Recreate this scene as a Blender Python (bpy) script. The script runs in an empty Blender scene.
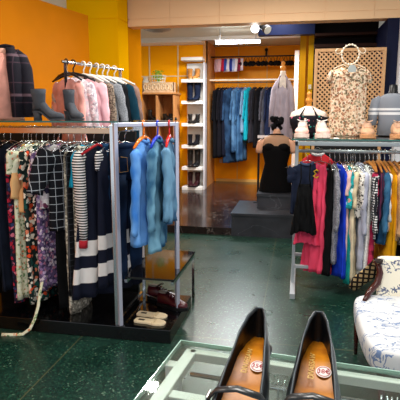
import bpy, math, random
from mathutils import Vector, Matrix, Euler
PI = math.pi
C = bpy.context.scene.collection
S = bpy.context.scene

# ---------------------------------------------------------------- camera
cam = bpy.data.cameras.new('camera'); cam.lens = 45; cam.sensor_width = 36; cam.clip_start = .05
camo = bpy.data.objects.new('camera', cam); C.objects.link(camo)
camo.location = (0, 0, 1.6)
camo.rotation_euler = (math.radians(90-9.98), 0, math.radians(11.14))
S.camera = camo
# ---------------------------------------------------------------- world, lights, exposure
w = bpy.data.worlds.new('world'); S.world = w; w.use_nodes = True
w.node_tree.nodes['Background'].inputs[0].default_value = (.86, .93, 1, 1)
w.node_tree.nodes['Background'].inputs[1].default_value = 1.0
S.view_settings.view_transform = 'Standard'; S.view_settings.look = 'None'
S.view_settings.gamma = 1; S.view_settings.use_curve_mapping = False
S.view_settings.exposure = 0.0

def area(name, loc, size, power, col=(1, .95, .88), rot=(0, 0, 0), sy=None):
    l = bpy.data.lights.new(name, 'AREA'); l.energy = power; l.color = col
    l.shape = 'RECTANGLE'; l.size = size; l.size_y = sy or size
    o = bpy.data.objects.new(name, l); C.objects.link(o); o.location = loc; o.rotation_euler = rot
    return o
area('ceiling_lamp', (-1.14, 3.64, 3.02), .12, 34)
area('ceiling_lamp', (.75, 3.0, 3.02), .6, 48)
area('ceiling_lamp', (-.2, .9, 3.02), .8, 45)
area('ceiling_lamp', (-2.2, 1.4, 3.02), .8, 28)
area('ceiling_lamp', (-.3, 4.9, 3.02), .6, 45)
area('ceiling_lamp', (-1.5, 8.0, 2.9), .5, 62)
area('ceiling_lamp', (-.9, 8.5, 2.66), .75, 80, (.93, .97, 1), sy=.08)
area('ceiling_lamp', (-.3, 6.9, 2.9), .3, 10)
area('ceiling_lamp', (.6, 7.2, 2.45), .1, .5)

# ---------------------------------------------------------------- helpers
def hx(h):
    h = h.lstrip('#'); r = []
    for i in (0, 2, 4):
        c = int(h[i:i+2], 16)/255
        r.append(c/12.92 if c <= .04045 else ((c+.055)/1.055)**2.4)
    return (*r, 1)

class MB:
    def __init__(s): s.v = []; s.f = []
    def add(s, vs, fs):
        n = len(s.v); s.v += [tuple(p) for p in vs]; s.f += [tuple(i+n for i in f) for f in fs]; return s
    def box(s, x0, x1, y0, y1, z0, z1, M=None):
        vs = [Vector((x, y, z)) for x in (x0, x1) for y in (y0, y1) for z in (z0, z1)]
        if M: vs = [M @ p for p in vs]
        return s.add(vs, [(0,1,3,2), (4,6,7,5), (0,4,5,1), (2,3,7,6), (0,2,6,4), (1,5,7,3)])
    def loft(s, rings, caps=(True, True), closed=True):
        n = len(rings[0]); vs = [p for r in rings for p in r]; fs = []
        for i in range(len(rings)-1):
            for j in range(n if closed else n-1):
                k = (j+1) % n
                fs.append((i*n+j, i*n+k, (i+1)*n+k, (i+1)*n+j))
        if caps[0]: fs.append(tuple(range(n))[::-1])
        if caps[1]: fs.append(tuple((len(rings)-1)*n+j for j in range(n)))
        return s.add(vs, fs)
    def tube(s, pts, r, n=8, caps=True, flat=1.0):
        pts = [Vector(p) for p in pts]; rings = []
        up = Vector((0, 0, 1)); prev = None
        for i, p in enumerate(pts):
            a = pts[max(0, i-1)]; b = pts[min(len(pts)-1, i+1)]
            t = (b-a).normalized()
            if prev is None:
                ref = up if abs(t.z) < .9 else Vector((1, 0, 0))
                x = t.cross(ref).normalized()
            else:
                x = (prev - t*prev.dot(t))
                x = x.normalized() if x.length > 1e-6 else t.cross(Vector((.3, .5, .8))).normalized()
            prev = x; y = t.cross(x)
            rr = r[i] if isinstance(r, (list, tuple)) else r
            rings.append([p + x*rr*math.cos(2*PI*j/n) + y*rr*flat*math.sin(2*PI*j/n) for j in range(n)])
        return s.loft(rings, (caps, caps))
    def ell(s, rows, n=20, ex=1.0, caps=(True, True)):
        """rows: (cx, cy, z, rx, ry)"""
        rings = []
        for (cx, cy, z, rx, ry) in rows:
            ring = []
            for j in range(n):
                a = 2*PI*j/n; c, q = math.cos(a), math.sin(a)
                ring.append((cx+rx*math.copysign(abs(c)**ex, c), cy+ry*math.copysign(abs(q)**ex, q), z))
            rings.append(ring)
        return s.loft(rings, caps)
    def sphere(s, c, r, n=12, m=8, sc=(1, 1, 1)):
        rows = []
        for i in range(m+1):
            t = PI*i/m
            rows.append((c[0], c[1], c[2]+r*sc[2]*math.cos(t), max(1e-4, r*sc[0]*math.sin(t)), max(1e-4, r*sc[1]*math.sin(t))))
        return s.ell(rows, n)
    def xf(s, M):
        s.v = [tuple(M @ Vector(p)) for p in s.v]; return s
    def build(s, name, mat, parent=None, loc=None, rz=0, smooth=False, bevel=0, rot=None, solid=0, sub=0):
        me = bpy.data.meshes.new(name); me.from_pydata(s.v, [], s.f); me.update()
        o = bpy.data.objects.new(name, me); C.objects.link(o)
        me.materials.append(mat)
        if smooth:
            for p in me.polygons: p.use_smooth = True
        if parent: o.parent = parent
        if loc is not None: o.location = loc
        if rz: o.rotation_euler = (0, 0, rz)
        if rot: o.rotation_euler = rot
        import bmesh
        b = bmesh.new(); b.from_mesh(me); bmesh.ops.recalc_face_normals(b, faces=b.faces); b.to_mesh(me); b.free()
        if bevel:
            m = o.modifiers.new('b', 'BEVEL'); m.width = bevel; m.segments = 2; m.limit_method = 'ANGLE'
        if solid:
            m = o.modifiers.new('s', 'SOLIDIFY'); m.thickness = solid; m.offset = -1
        if sub:
            m = o.modifiers.new('u', 'SUBSURF'); m.levels = sub; m.render_levels = sub
        return o

def thing(name, label, cat, loc=(0, 0, 0), rz=0, group=None):
    o = bpy.data.objects.new(name, None); C.objects.link(o); o.empty_display_size = .05
    o.location = loc; o.rotation_euler = (0, 0, rz); o['label'] = label; o['category'] = cat
    if group: o['group'] = group
    return o
def tag(o, label, cat, group=None, kind=None):
    o['label'] = label; o['category'] = cat
    if group: o['group'] = group
    if kind: o['kind'] = kind
    return o
def struct(o): o['kind'] = 'structure'; return o
def dup(root, loc, rz=None, label=None):
    r = root.copy(); C.objects.link(r); r.location = loc
    if rz is not None: r.rotation_euler = (0, 0, rz)
    if label: r['label'] = label
    for ch in list(root.children):
        c = ch.copy(); C.objects.link(c); c.parent = r
        for g in list(ch.children):
            d = g.copy(); C.objects.link(d); d.parent = c
    return r

# ---------------------------------------------------------------- materials
class NT:
    def __init__(s, name):
        s.m = bpy.data.materials.new(name); s.m.use_nodes = True; s.t = s.m.node_tree
        s.b = s.t.nodes['Principled BSDF']; s.co = None
    def n(s, typ, **k):
        o = s.t.nodes.new(typ)
        for a, v in k.items(): setattr(o, a, v)
        return o
    def l(s, a, b): s.t.links.new(a, b)
    def coord(s, scale=(1, 1, 1), rot=(0, 0, 0), loc=(0, 0, 0)):
        c = s.n('ShaderNodeTexCoord'); m = s.n('ShaderNodeMapping')
        m.inputs['Scale'].default_value = scale; m.inputs['Rotation'].default_value = rot; m.inputs['Location'].default_value = loc
        s.l(c.outputs['Object'], m.inputs[0]); return m.outputs[0]
    def ramp(s, fac, stops, interp='LINEAR'):
        r = s.n('ShaderNodeValToRGB'); r.color_ramp.interpolation = interp; e = r.color_ramp.elements
        while len(e) < len(stops): e.new(.5)
        for i, (p, c) in enumerate(stops):
            e[i].position = p; e[i].color = c if len(c) == 4 else (*c, 1)
        s.l(fac, r.inputs[0]); return r.outputs[0]
    def math(s, op, a, b=None, c=None):
        m = s.n('ShaderNodeMath', operation=op)
        for i, v in enumerate((a, b, c)):
            if v is None: continue
            if isinstance(v, (int, float)): m.inputs[i].default_value = v
            else: s.l(v, m.inputs[i])
        return m.outputs[0]
    def mix(s, fac, a, b):
        m = s.n('ShaderNodeMix', data_type='RGBA')
        for i, v in ((0, fac), (6, a), (7, b)):
            if isinstance(v, (int, float)): m.inputs[i].default_value = v
            elif isinstance(v, tuple): m.inputs[i].default_value = v
            else: s.l(v, m.inputs[i])
        return m.outputs[2]
    def sep(s, v):
        x = s.n('ShaderNodeSeparateXYZ'); s.l(v, x.inputs[0]); return x.outputs
    def noise(s, v, sc, det=2):
        x = s.n('ShaderNodeTexNoise'); x.inputs['Scale'].default_value = sc; x.inputs['Detail'].default_value = det
        s.l(v, x.inputs['Vector']); return x.outputs[0]
    def bump(s, h, st=.3, d=.002):
        x = s.n('ShaderNodeBump'); x.inputs['Strength'].default_value = st; x.inputs['Distance'].default_value = d
        s.l(h, x.inputs['Height']); s.l(x.outputs[0], s.b.inputs['Normal'])
    def fin(s, col=None, rough=.8, metal=0, spec=.3):
        if col is not None:
            if isinstance(col, tuple): s.b.inputs['Base Color'].default_value = col
            else: s.l(col, s.b.inputs['Base Color'])
        s.b.inputs['Roughness'].default_value = rough; s.b.inputs['Metallic'].default_value = metal
        s.b.inputs['Specular IOR Level'].default_value = spec
        return s.m
_mc = {}
def cached(f):
    def g(*a, **k):
        key = (f.__name__, str(a), str(k))
        if key not in _mc: _mc[key] = f(*a, **k)
        return _mc[key]
    return g
@cached
def plain(c, rough=.85, metal=0, spec=.3):
    t = NT('plain'); return t.fin(hx(c), rough, metal, spec)
@cached
def cloth(c, var=.25, rough=.9):
    t = NT('cloth'); v = t.coord(); n = t.noise(v, 9, 4); b = hx(c)
    lo = tuple(x*(1-var) for x in b[:3]); hi = tuple(min(1, x*(1+var)) for x in b[:3])
    t.bump(t.noise(v, 400, 1), .15, .001)
    return t.fin(t.ramp(n, [(.3, lo), (.7, hi)]), rough, 0, .15)
@cached
def denim(c, light, amt=.5, seed=0):
    t = NT('denim'); v = t.coord(loc=(seed, seed, seed)); n = t.noise(v, 4.5, 2); w = t.noise(t.coord((160, 160, 30)), 1, 2)
    col = t.ramp(n, [(.5-amt*.16, hx(c)), (.5+amt*.2, hx(light))])
    col = t.mix(t.math('MULTIPLY', w, .25), col, hx(light))
    t.bump(w, .2, .001)
    return t.fin(col, .9, 0, .1)
@cached
def floral(base, cols, sc=26, thr=.42, seed=0):
    t = NT('floral'); v = t.coord(loc=(seed*1.7, seed*.9, seed*2.3))
    nz = t.n('ShaderNodeTexNoise'); nz.inputs['Scale'].default_value = sc*1.3; t.l(v, nz.inputs['Vector'])
    ad = t.n('ShaderNodeVectorMath', operation='MULTIPLY_ADD'); t.l(nz.outputs['Color'], ad.inputs[0])
    ad.inputs[1].default_value = (.9/sc,)*3; t.l(v, ad.inputs[2])
    vo = t.n('ShaderNodeTexVoronoi'); vo.inputs['Scale'].default_value = sc; t.l(ad.outputs[0], vo.inputs['Vector'])
    r = t.sep(vo.outputs['Color'])[0]; n = len(cols)
    col = t.ramp(r, [(i/n, hx(c)) for i, c in enumerate(cols)], 'CONSTANT')
    m = t.math('GREATER_THAN', vo.outputs['Distance'], thr)
    return t.fin(t.mix(m, col, hx(base)), .85, 0, .2)
@cached
def stripes(a, b, axis=2, per=.02, duty=.5, wob=0):
    t = NT('stripes'); v = t.coord(); x = t.sep(v)[axis]
    if wob: x = t.math('ADD', x, t.math('MULTIPLY', t.noise(v, 8), wob))
    f = t.math('FRACT', t.math('DIVIDE', x, per)); m = t.math('GREATER_THAN', f, duty)
    return t.fin(t.mix(m, hx(a), hx(b)), .85, 0, .2)
@cached
def bands(stops):
    """stops: (z from top, colour) downwards"""
    t = NT('bands'); z = t.sep(t.coord())[2]; f = t.math('MULTIPLY', z, -.6)
    return t.fin(t.ramp(f, [(p*.6, hx(c)) for p, c in stops], 'CONSTANT'), .85, 0, .2)
@cached
def plaid(base, line, per=.05, lw=.08, line2=None, ax=(0, 2)):
    t = NT('plaid'); s = t.sep(t.coord()); col = hx(base); ms = []
    for a in ax:
        f = t.math('FRACT', t.math('ADD', t.math('DIVIDE', s[a], per), .13))
        m = t.math('LESS_THAN', f, lw); ms.append(m)
    m = t.math('MAXIMUM', ms[0], ms[1]); col = t.mix(m, hx(base), hx(line))
    if line2:
        f = t.math('FRACT', t.math('ADD', t.math('DIVIDE', s[2], per*2), .4))
        col = t.mix(t.math('LESS_THAN', f, lw*1.4), col, hx(line2))
    return t.fin(col, .85, 0, .2)
@cached
def check(a, b, sc=60, rot=0):
    t = NT('check'); v = t.coord(rot=(0, rot, 0)); x = t.n('ShaderNodeTexChecker'); x.inputs['Scale'].default_value = sc
    x.inputs['Color1'].default_value = hx(a); x.inputs['Color2'].default_value = hx(b); t.l(v, x.inputs[0])
    return t.fin(x.outputs[0], .85, 0, .2)
@cached
def knit(a, b, sc=120):
    t = NT('knit'); v = t.coord(); n = t.noise(v, sc, 3)
    t.bump(n, .5, .003)
    return t.fin(t.ramp(n, [(.42, hx(a)), (.58, hx(b))]), .95, 0, .1)
@cached
def wood(a, b, sc=(3, 3, .6), rough=.5):
    t = NT('wood'); v = t.coord(sc); n = t.noise(v, 9, 5)
    return t.fin(t.ramp(n, [(.3, hx(a)), (.7, hx(b))]), rough, 0, .15)
@cached
def paint(c, rough=.45, var=.06, sp=.08):
    t = NT('paint'); v = t.coord(); n = t.noise(v, 1.3, 3); b = hx(c)
    return t.fin(t.ramp(n, [(.3, tuple(x*(1-var) for x in b[:3])), (.7, tuple(min(1, x*(1+var)) for x in b[:3]))]), rough, 0, sp)
def glass_mat(tint='#f0f8f5'):
    t = NT('glass'); b = t.b
    g = t.n('ShaderNodeBsdfGlossy'); g.inputs['Roughness'].default_value = .02; g.inputs['Color'].default_value = (1, 1, 1, 1)
    tr = t.n('ShaderNodeBsdfTransparent'); tr.inputs[0].default_value = hx(tint)
    lw_ = t.n('ShaderNodeLayerWeight'); lw_.inputs[0].default_value = .5
    fac = t.math('MULTIPLY_ADD', t.math('POWER', lw_.outputs['Facing'], 4.0), 1.3, .06)
    mx = t.n('ShaderNodeMixShader'); t.l(fac, mx.inputs[0]); t.l(tr.outputs[0], mx.inputs[1]); t.l(g.outputs[0], mx.inputs[2])
    t.l(mx.outputs[0], t.t.nodes['Material Output'].inputs[0]); return t.m
GLASS = glass_mat('#f2f9f7')
GLASSEDGE = plain('#1e5a50', .15, 0, .8)
CHROME = plain('#d5d8dc', .16, 1)
STEEL = plain('#b9bcc0', .3, .9)
GREYMETAL = plain('#a9adb2', .38, .35, .5)
BLACK = plain('#0b0b0d', .5)
GLOSSBLACK = plain('#08080a', .12, 0, .6)
BLACKCLOTH = cloth('#0d0d10')
BLACKLEATHER = plain('#0c0c0e', .35, 0, .6)
WHITE = paint('#e9e7e2', .4)
ORANGE = paint('#ffa906', .4, .05)

# terrazzo floor
def terrazzo():
    t = NT('terrazzo'); v = t.coord()
    vo = t.n('ShaderNodeTexVoronoi'); vo.inputs['Scale'].default_value = 105; t.l(v, vo.inputs['Vector'])
    r = t.sep(vo.outputs['Color'])[0]
    base = t.ramp(r, [(0, hx('#0d2821')), (.35, hx('#13322a')), (.7, hx('#193e32')), (.9, hx('#28513f')), (.975, hx('#55705f'))], 'CONSTANT')
    n = t.noise(v, 160, 2)
    base = t.mix(t.math('GREATER_THAN', n, .7), base, hx('#3c5c4d'))
    s = t.sep(v)
    ms = []
    for a, off in ((0, .20), (1, .35)):
        f = t.math('FRACT', t.math('ADD', t.math('DIVIDE', s[a], 1.25), off))
        ms.append(t.math('LESS_THAN', f, .006))
    m = t.math('MAXIMUM', ms[0], ms[1])
    col = t.mix(m, base, hx('#4d5138'))
    t.b.inputs['Coat Weight'].default_value = .0
    nn = t.noise(v, 3, 3)
    t.bump(t.noise(v, 30, 3), .12, .002)
    t.fin(col, .16, 0, .5)
    rr = t.n('ShaderNodeMapRange'); t.l(nn, rr.inputs[0]); rr.inputs[3].default_value = .22; rr.inputs[4].default_value = .36
    t.l(rr.outputs[0], t.b.inputs['Roughness'])
    return t.m
def marble(base, vein, amt=.04, sc=1.4, rough=.15):
    t = NT('marble'); v = t.coord()
    nz = t.n('ShaderNodeTexNoise'); nz.inputs['Scale'].default_value = sc; nz.inputs['Detail'].default_value = 6
    nz.inputs['Distortion'].default_value = 1.2; t.l(v, nz.inputs['Vector'])
    d = t.math('ABSOLUTE', t.math('SUBTRACT', nz.outputs[0], .5))
    m = t.ramp(d, [(0, (1, 1, 1)), (amt*.35, (.0, .0, .0))])
    n2 = t.noise(v, 4, 3); b = hx(base)
    col = t.ramp(n2, [(.3, tuple(x*.6 for x in b[:3])), (.7, tuple(x*1.4 for x in b[:3]))])
    return t.fin(t.mix(m, col, hx(vein)), rough, 0, .5)
MARBLE = marble('#2a201f', '#6d6560', .015)
SLATE = marble('#2f3036', '#6a6c72', .01, 2.0, .3)

# ---------------------------------------------------------------- room
struct(MB().box(-6, 4, -3, 6.36, -.1, 0).build('floor', terrazzo()))
struct(MB().box(-6, .16, 6.36, 11.2, -.1, .1).build('floor_raised', MARBLE))
struct(MB().box(.16, 4, 6.36, 11.2, -.1, .0).build('floor_niche', BLACK))
# stair blocks
struct(MB().box(-.83, .16, 6.34, 7.3, .0, .3).box(-.84, .16, 6.325, 7.3, .275, .305).build('stair_step', SLATE))
struct(MB().box(-.53, .16, 6.72, 7.3, .305, .5).box(-.54, .16, 6.70, 7.3, .475, .51).build('stair_step', SLATE))
# left wall panel, slightly angled
struct(MB().add([(-2.4, 5.6, 0), (-2.5, 5.6, 0), (-3.35, 0.5, 0), (-3.25, .5, 0), (-2.4, 5.6, 2.68), (-2.5, 5.6, 2.68), (-3.35, .5, 2.68), (-3.25, .5, 2.68)],
   [(0,1,2,3), (4,7,6,5), (0,3,7,4), (1,5,6,2), (0,4,5,1), (3,2,6,7)]).build('wall_left', paint('#da8206', .6, .1)))
struct(MB().box(-6, -2.8, 5.95, 6.1, 0, 3.15).build('wall_left_rear', paint('#e6d3b4')))
YEL = paint('#f7b504', 1.0, .05, 0)
struct(MB().box(-2.8, -2.155, 5.9, 6.25, 0, 2.69).box(-2.8, -2.155, 5.9, 6.25, 2.70, 3.15).box(-2.79, -2.165, 5.91, 6.25, 2.69, 2.70).build('wall_column', YEL))
struct(MB().box(-2.4, -2.175, 6.25, 6.85, .0, 3.0).build('wall_side', paint('#c9800a', 1.0, .08, 0)))
# peach beam in panels
beam = MB(); xs = [-2.17, -1.62, -1.0, -.45, .25, .8, 1.5, 2.2, 4]
for a, b in zip(xs, xs[1:]):
    beam.box(a+.003, b-.003, 6.3, 6.5, 2.66, 2.745); beam.box(a+.003, b-.003, 6.3, 6.5, 2.752, 3.15)
beam.box(-2.15, 4, 6.308, 6.5, 2.665, 3.15)
struct(beam.build('trim_1', paint('#f8cfa2', .5, .04)))
struct(MB().box(-6, 4, -3, 6.5, 3.15, 3.25).build('ceiling', paint('#e8e2d6', .7)))
struct(MB().box(-6, 4, 6.5, 11.2, 2.95, 3.05).build('ceiling_rear', paint('#d3d2c0', .6)))
struct(MB().box(-4, -1.82, 9.35, 9.75, 2.87, 2.95).box(-4, 0, 9.3, 9.36, 2.89, 2.95).build('trim_2', paint('#e8e6df')))
# back walls
struct(MB().box(-4, -1.8, 9.76, 9.9, .1, 2.95).build('wall_back', ORANGE))
j = MB()
for X in (-2.93, -2.355): j.box(X-.012, X+.012, 9.745, 9.765, .1, 2.9)
j.box(-4, -1.82, 9.748, 9.765, 2.28, 2.30)
struct(j.build('trim_3', plain('#e7cfa0', .5)))
struct(MB().box(-1.85, -1.80, 9.72, 10.8, .1, 2.95).build('wall_alcove_left', wood('#c98d4e', '#dca468')))
struct(MB().box(-1.8, .3, 10.8, 10.9, .1, 3.05).build('wall_alcove', paint('#fa9d0c', .4, .1)))
j = MB()
for X in (-1.3, -.7): j.box(X-.008, X+.008, 10.79, 10.81, .1, 2.95)
j.box(-1.76, .3, 10.78, 10.81, .1, .16)
struct(j.build('trim_4', plain('#d9a95c', .5)))
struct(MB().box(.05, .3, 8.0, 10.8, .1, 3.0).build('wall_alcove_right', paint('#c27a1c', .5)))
struct(MB().box(-.117, -.045, 8.86, 8.93, .1, 2.62).build('trim_5', WHITE))
struct(MB().box(-.03, .055, 7.45, 7.55, .1, 2.95).build('trim_6', paint('#e0a412')))
struct(MB().box(.09, .16, 7.4, 7.5, .1, 2.95).build('trim_7', paint('#e5b013')))
struct(MB().box(-.6, .16, 7.2, 7.35, 2.64, 2.95).build('trim_8', paint('#222a4c', .4)))
# niche behind the trellis and blue pier
struct(MB().box(.16, 1.0, 7.35, 7.45, 0, 3.0).build('wall_niche', paint('#150f10', .5)))
struct(MB().box(.165, 1.0, 7.1, 7.36, 2.45, 2.49).box(.165, 1.0, 7.1, 7.36, 2.6, 2.63).build('trim_9', paint('#3a2620', .5)))
struct(MB().box(.955, 1.085, 6.3, 7.4, 0, 2.66).build('wall_pier', paint('#151a35', .4)))
struct(MB().box(1.085, 4, 6.15, 6.4, 0, 2.66).build('wall_right', paint('#dcdde0')))

struct(MB().box(-4, -1.33, 3.98, 4.02, 0, 1.44).build('added_dark_panel', BLACK))  # black panel added to give the darkness behind the left rack's clothes
# raised black plinth at left
struct(MB().box(-4, -.835, 3.17, 3.86, 0, .1).build('floor_plinth', GLOSSBLACK, bevel=.004))

# ---------------------------------------------------------------- hangers
def hanger_mb(kind):
    m = MB(); r = .0022 if kind == 'wire' else .0035
    hook = [(-.018, 0, -.012)] + [(.02*math.cos(a), 0, .004+.02*math.sin(a)) for a in [PI*(1-i/8) for i in range(9)]] + [(.016, 0, -.02), (0, 0, -.045), (0, 0, -.085)]
    m.tube(hook, r, 6)
    if kind == 'wire': m.tube([(-.19, 0, -.15), (-.1, 0, -.11), (0, 0, -.085), (.1, 0, -.11), (.19, 0, -.15)], .003, 6); m.tube([(-.19, 0, -.15), (.19, 0, -.15)], .0025, 6)
    return m
def wood_arm():
    return MB().tube([(-.2, 0, -.15), (-.1, 0, -.105), (0, 0, -.085), (.1, 0, -.105), (.2, 0, -.15)], [.008, .012, .014, .012, .008], 8)
WIREM = hanger_mb('wire').build('wire_hanger', CHROME, smooth=True)
HME = WIREM.data; bpy.data.objects.remove(WIREM)
HK = hanger_mb('wood').build('x', CHROME, smooth=True); HKM = HK.data; bpy.data.objects.remove(HK)
HA = wood_arm().build('x', wood('#b06a2c', '#c9843f'), smooth=True); HAM = HA.data; bpy.data.objects.remove(HA)
BKM = HKM.copy()
_pl = {}
def plastic(c):
    if c not in _pl:
        a = HAM.copy(); a.materials.clear(); a.materials.append(plain(c, .3)); h = MB().tube([(-.018, 0, -.012)] + [(.021*math.cos(t), 0, .004+.021*math.sin(t)) for t in [PI*(1-i/8) for i in range(9)]] + [(.016, 0, -.02), (0, 0, -.045), (0, 0, -.085)], .006, 6).build('x', plain(c, .3), smooth=True)
        _pl[c] = (h.data, a); bpy.data.objects.remove(h)
    return _pl[c]
def hanger(kind, loc, rz, label, group=None):
    if kind == 'wire':
        o = bpy.data.objects.new('wire_hanger', HME); C.objects.link(o); o.location = loc; o.rotation_euler = (0, 0, rz)
        return tag(o, label, 'hanger', group)
    hm, am = (HKM, HAM) if kind == 'wood' else plastic(kind)
    o = thing('clothes_hanger', label, 'hanger', loc, rz, group)
    for nm, me in (('hook', hm), ('arm', am)):
        p = bpy.data.objects.new(nm, me); C.objects.link(p); p.parent = o
    return o

# ---------------------------------------------------------------- garments
def body(w, L, th=.03, neck=.05, flare=1.0, amp=.014, k=3, drop=.085, seed=0, waist=None, z0=-.105, n=44, top=1.0, rag=0, hemup=0):
    rnd = random.Random(seed); ph = [rnd.uniform(0, 6.3) for _ in range(6)]; rings = []
    neck = min(neck, w*.35); prof = [(0, neck), (.25, neck+(w/2-neck)*.35), (.6, neck+(w/2-neck)*.75), (1, w/2*top)]
    zs = [(z0-drop*a, hw, .3+.5*a) for a, hw in prof]
    M = 22
    for i in range(1, M+1):
        t = i/M; z = z0-drop-(L-drop)*t
        hw = w/2*(top + (flare-top)*t)
        if t < .2: hw *= 1-.04*math.sin(t/.2*PI/2)
        else: hw *= .96+.04*t
        if waist: hw *= 1-waist*math.exp(-((t-.38)/.12)**2)
        zs.append((z, hw, 1.0+.35*t*flare))
    for (z, hw, tf) in zs:
        t = min(1, max(0, (z0-z)/L)); ring = []; a_ = amp*t**.6
        bend = .012*math.sin(ph[0]+t*3)*t
        for j in range(n):
            a = 2*PI*j/n; c, q = math.cos(a), math.sin(a)
            x = hw*math.copysign(abs(c)**.85, c); y = th*tf*q
            s = x/(w/2)
            side = 1 if q > 0 else -1
            y += a_*(math.sin(k*PI*s+ph[1]+t*1.2)+.5*math.sin(2.3*k*PI*s+ph[2]-t))*abs(q)**.4*(1 if side > 0 else .8)
            x *= 1+a_*1.2*math.sin(5*t+ph[3])
            wr = .0045*min(1, t*5)*abs(q)
            y += wr*(math.sin(38*t*L+7*s*side+ph[3])+math.sin(21*t*L-11*s+ph[5])) * (1 if side > 0 else -1)
            zz = z + (rag*math.sin(3*a+ph[4])*t if rag else 0) + (hemup*s*t if hemup else 0)
            if z == z0: zz += -.012*abs(q)
            ring.append((x, y+bend, zz))
        rings.append(ring)
    return MB().loft(rings, (False, False))
def sleeve(side, w, ln, r=.045, seed=0, z0=-.13, out=.12, fwd=0):
    rnd = random.Random(seed+side*7); pts = []; rs = []
    x = side*(w/2-.035)
    K = 18
    for i in range(K):
        t = i/(K-1); pts.append((x+side*out*ln*t**.8 + side*.012*min(1, t*4)+.002*math.sin(t*13+seed), fwd*t*ln + .006*math.sin(t*5+seed), z0-.03-ln*t)); rs.append(r*(1.05-.38*t)*(1+.04*math.sin(t*19*max(.4, ln)/.5+seed)) if i else r*.5)
    m = MB().tube(pts, [q*.52 for q in rs], 14, caps=False, flat=1.9)
    m.v = [(a+.003*math.sin(60*c+40*b+seed), b+.004*math.sin(47*c+55*a+seed), c) for a, b, c in m.v]
    return m
def garment(name, label, cat, loc, rz, w, L, mat, sl=None, slm=None, coll=None, hang=None, group=None, hl=None, extra=None, sr=.045, slout=.12, solid=True, **k):
    seed = k.pop('seed', int(abs(loc[0])*1000+loc[1]*37) % 997); fwd = k.pop('fwd', 0)
    g = thing(name, label, cat, loc, rz, group)
    b = body(w, L, seed=seed, **k).build('body', mat, g, smooth=True, solid=.003)
    if sl:
        for s in (-1, 1): sleeve(s, w, sl, sr, seed, out=slout, fwd=fwd).build('sleeve', slm or mat, g, smooth=True, solid=.003)
    if coll:
        nk = k.get('neck', .05)
        pts = [(nk*1.05*math.cos(a), .025*math.sin(a)-.002, k.get('z0', -.105)+.004-.02*abs(math.sin(a))) for a in [2*PI*i/16 for i in range(17)]]
        MB().tube(pts, .011, 8).build('collar', coll, g, smooth=True)
    if extra: extra(g)
    if hang: hanger(hang, loc, rz, hl[0], hl[1])
    return g
def jacket_extra(button, lap=None, L=.55, th=.045, z0=-.095, front=-1):
    def f(g):
        MB().box(-.018, .018, front*(th*1.35+.014), front*(th*1.35+.006), z0-L*.97, z0-.05).build('placket', lap, g, bevel=.003) if lap else None
        for i in range(5): MB().sphere((0, front*(th*1.35+.016), z0-.1-i*(L-.15)/4), .007, 8, 6, (1, .5, 1)).build('button', button, g, smooth=True)
    return f

# ---------------------------------------------------------------- left glass topped rack
LR = thing('garment_rack', 'long chrome garment rack with glass top on black plinth at left', 'clothes rack', (-2.2, 3.47, .1))
def lb(m, name, mat, **k): return m.xf(Matrix.Translation((2.2, -3.47, -.1))).build(name, mat, LR, **k)
for (X, Y) in ((-1.233, 3.2), (-1.2, 3.74), (-3.2, 3.2), (-3.2, 3.74)):
    lb(MB().box(X-.0125, X+.0125, Y-.0125, Y+.0125, .1, 1.515), 'post', CHROME, bevel=.002)
lb(MB().box(-3.2, -1.23, 3.19, 3.215, 1.455, 1.495), 'front_rail', plain('#c9a68c', .2, 1), bevel=.003)  # chrome rail with the orange reflection put into its colour
lb(MB().box(-3.2, -1.2, 3.73, 3.75, 1.46, 1.49), 'back_rail', CHROME)
lb(MB().tube([(-3.2, 3.47, 1.475), (-1.22, 3.47, 1.475)], .0125, 12), 'hanging_rail', CHROME, smooth=True)
lb(MB().box(-1.245, -1.225, 3.2, 3.74, 1.47, 1.5), 'end_rail', CHROME)
lb(MB().box(-1.235, -1.215, 3.2, 3.74, .13, .15), 'lower_rail', CHROME)
gt = lb(MB().box(-3.25, -1.17, 3.15, 3.8, 1.53, 1.542), 'glass_top', GLASS)
lb(MB().box(-3.25, -1.17, 3.145, 3.15, 1.53, 1.542), 'glass_edge', GLASSEDGE)
for X in (-1.233, -3.2):
    for Y in (3.2, 3.74): lb(MB().tube([(X, Y, 1.515), (X, Y, 1.53)], .012, 10), 'stand_off', CHROME)

LY, LZ = 3.47, 1.475
def L_(x):  # rail position for a picture column measured once on the rail
    return -2.22 + (x/110)*.89
HL = ('thin wire hanger hooked on the long left rail, bearing one garment', 'wire hangers on the left rail')
R90 = PI/2
def lg(x, label, cat, name, w, L, mat, jit=0, dy=0, **k):
    k.setdefault('hang', 'wire'); k.setdefault('hl', HL)
    return garment(name, label, cat, (L_(x), LY+dy, LZ), R90+math.radians(jit), w, L, mat, **k)
LIB = hx
lg(-20, 'long dark coat partly outside the picture, leftmost on the left rail', 'coat', 'coat', .46, 1.1, cloth('#141318'), sl=.55)
lg(-10, 'light blue denim shirt peeping out beside the leftmost dark coat', 'shirt', 'shirt', .42, .62, denim('#7ea3c4', '#a9c4da', .6, 3), sl=.5, jit=-10)
lg(-4, 'long skirt dress in black with orange red checks low at left edge', 'dress', 'dress', .42, 1.16, bands(((0, '#111114'), (.78, '#35120e'), (.84, '#8e3418'), (.9, '#241010'), (.97, '#7a2c18'), (1.04, '#1a0c0c'))), jit=-8, amp=.016)
lg(2, 'black long sleeved coat beside the orange checked hem', 'coat', 'coat', .46, 1.0, cloth('#101014'), sl=.6, coll=BLACKCLOTH)
lg(9, 'plain dark navy dress hanging left of the mustard blouse', 'dress', 'dress', .4, 1.12, cloth('#181d2b'), jit=-6, amp=.016)
lg(27, 'mustard yellow blouse almost hidden among the florals', 'blouse', 'blouse', .3, .36, cloth('#dba12c'), jit=-12, sl=.2)
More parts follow.
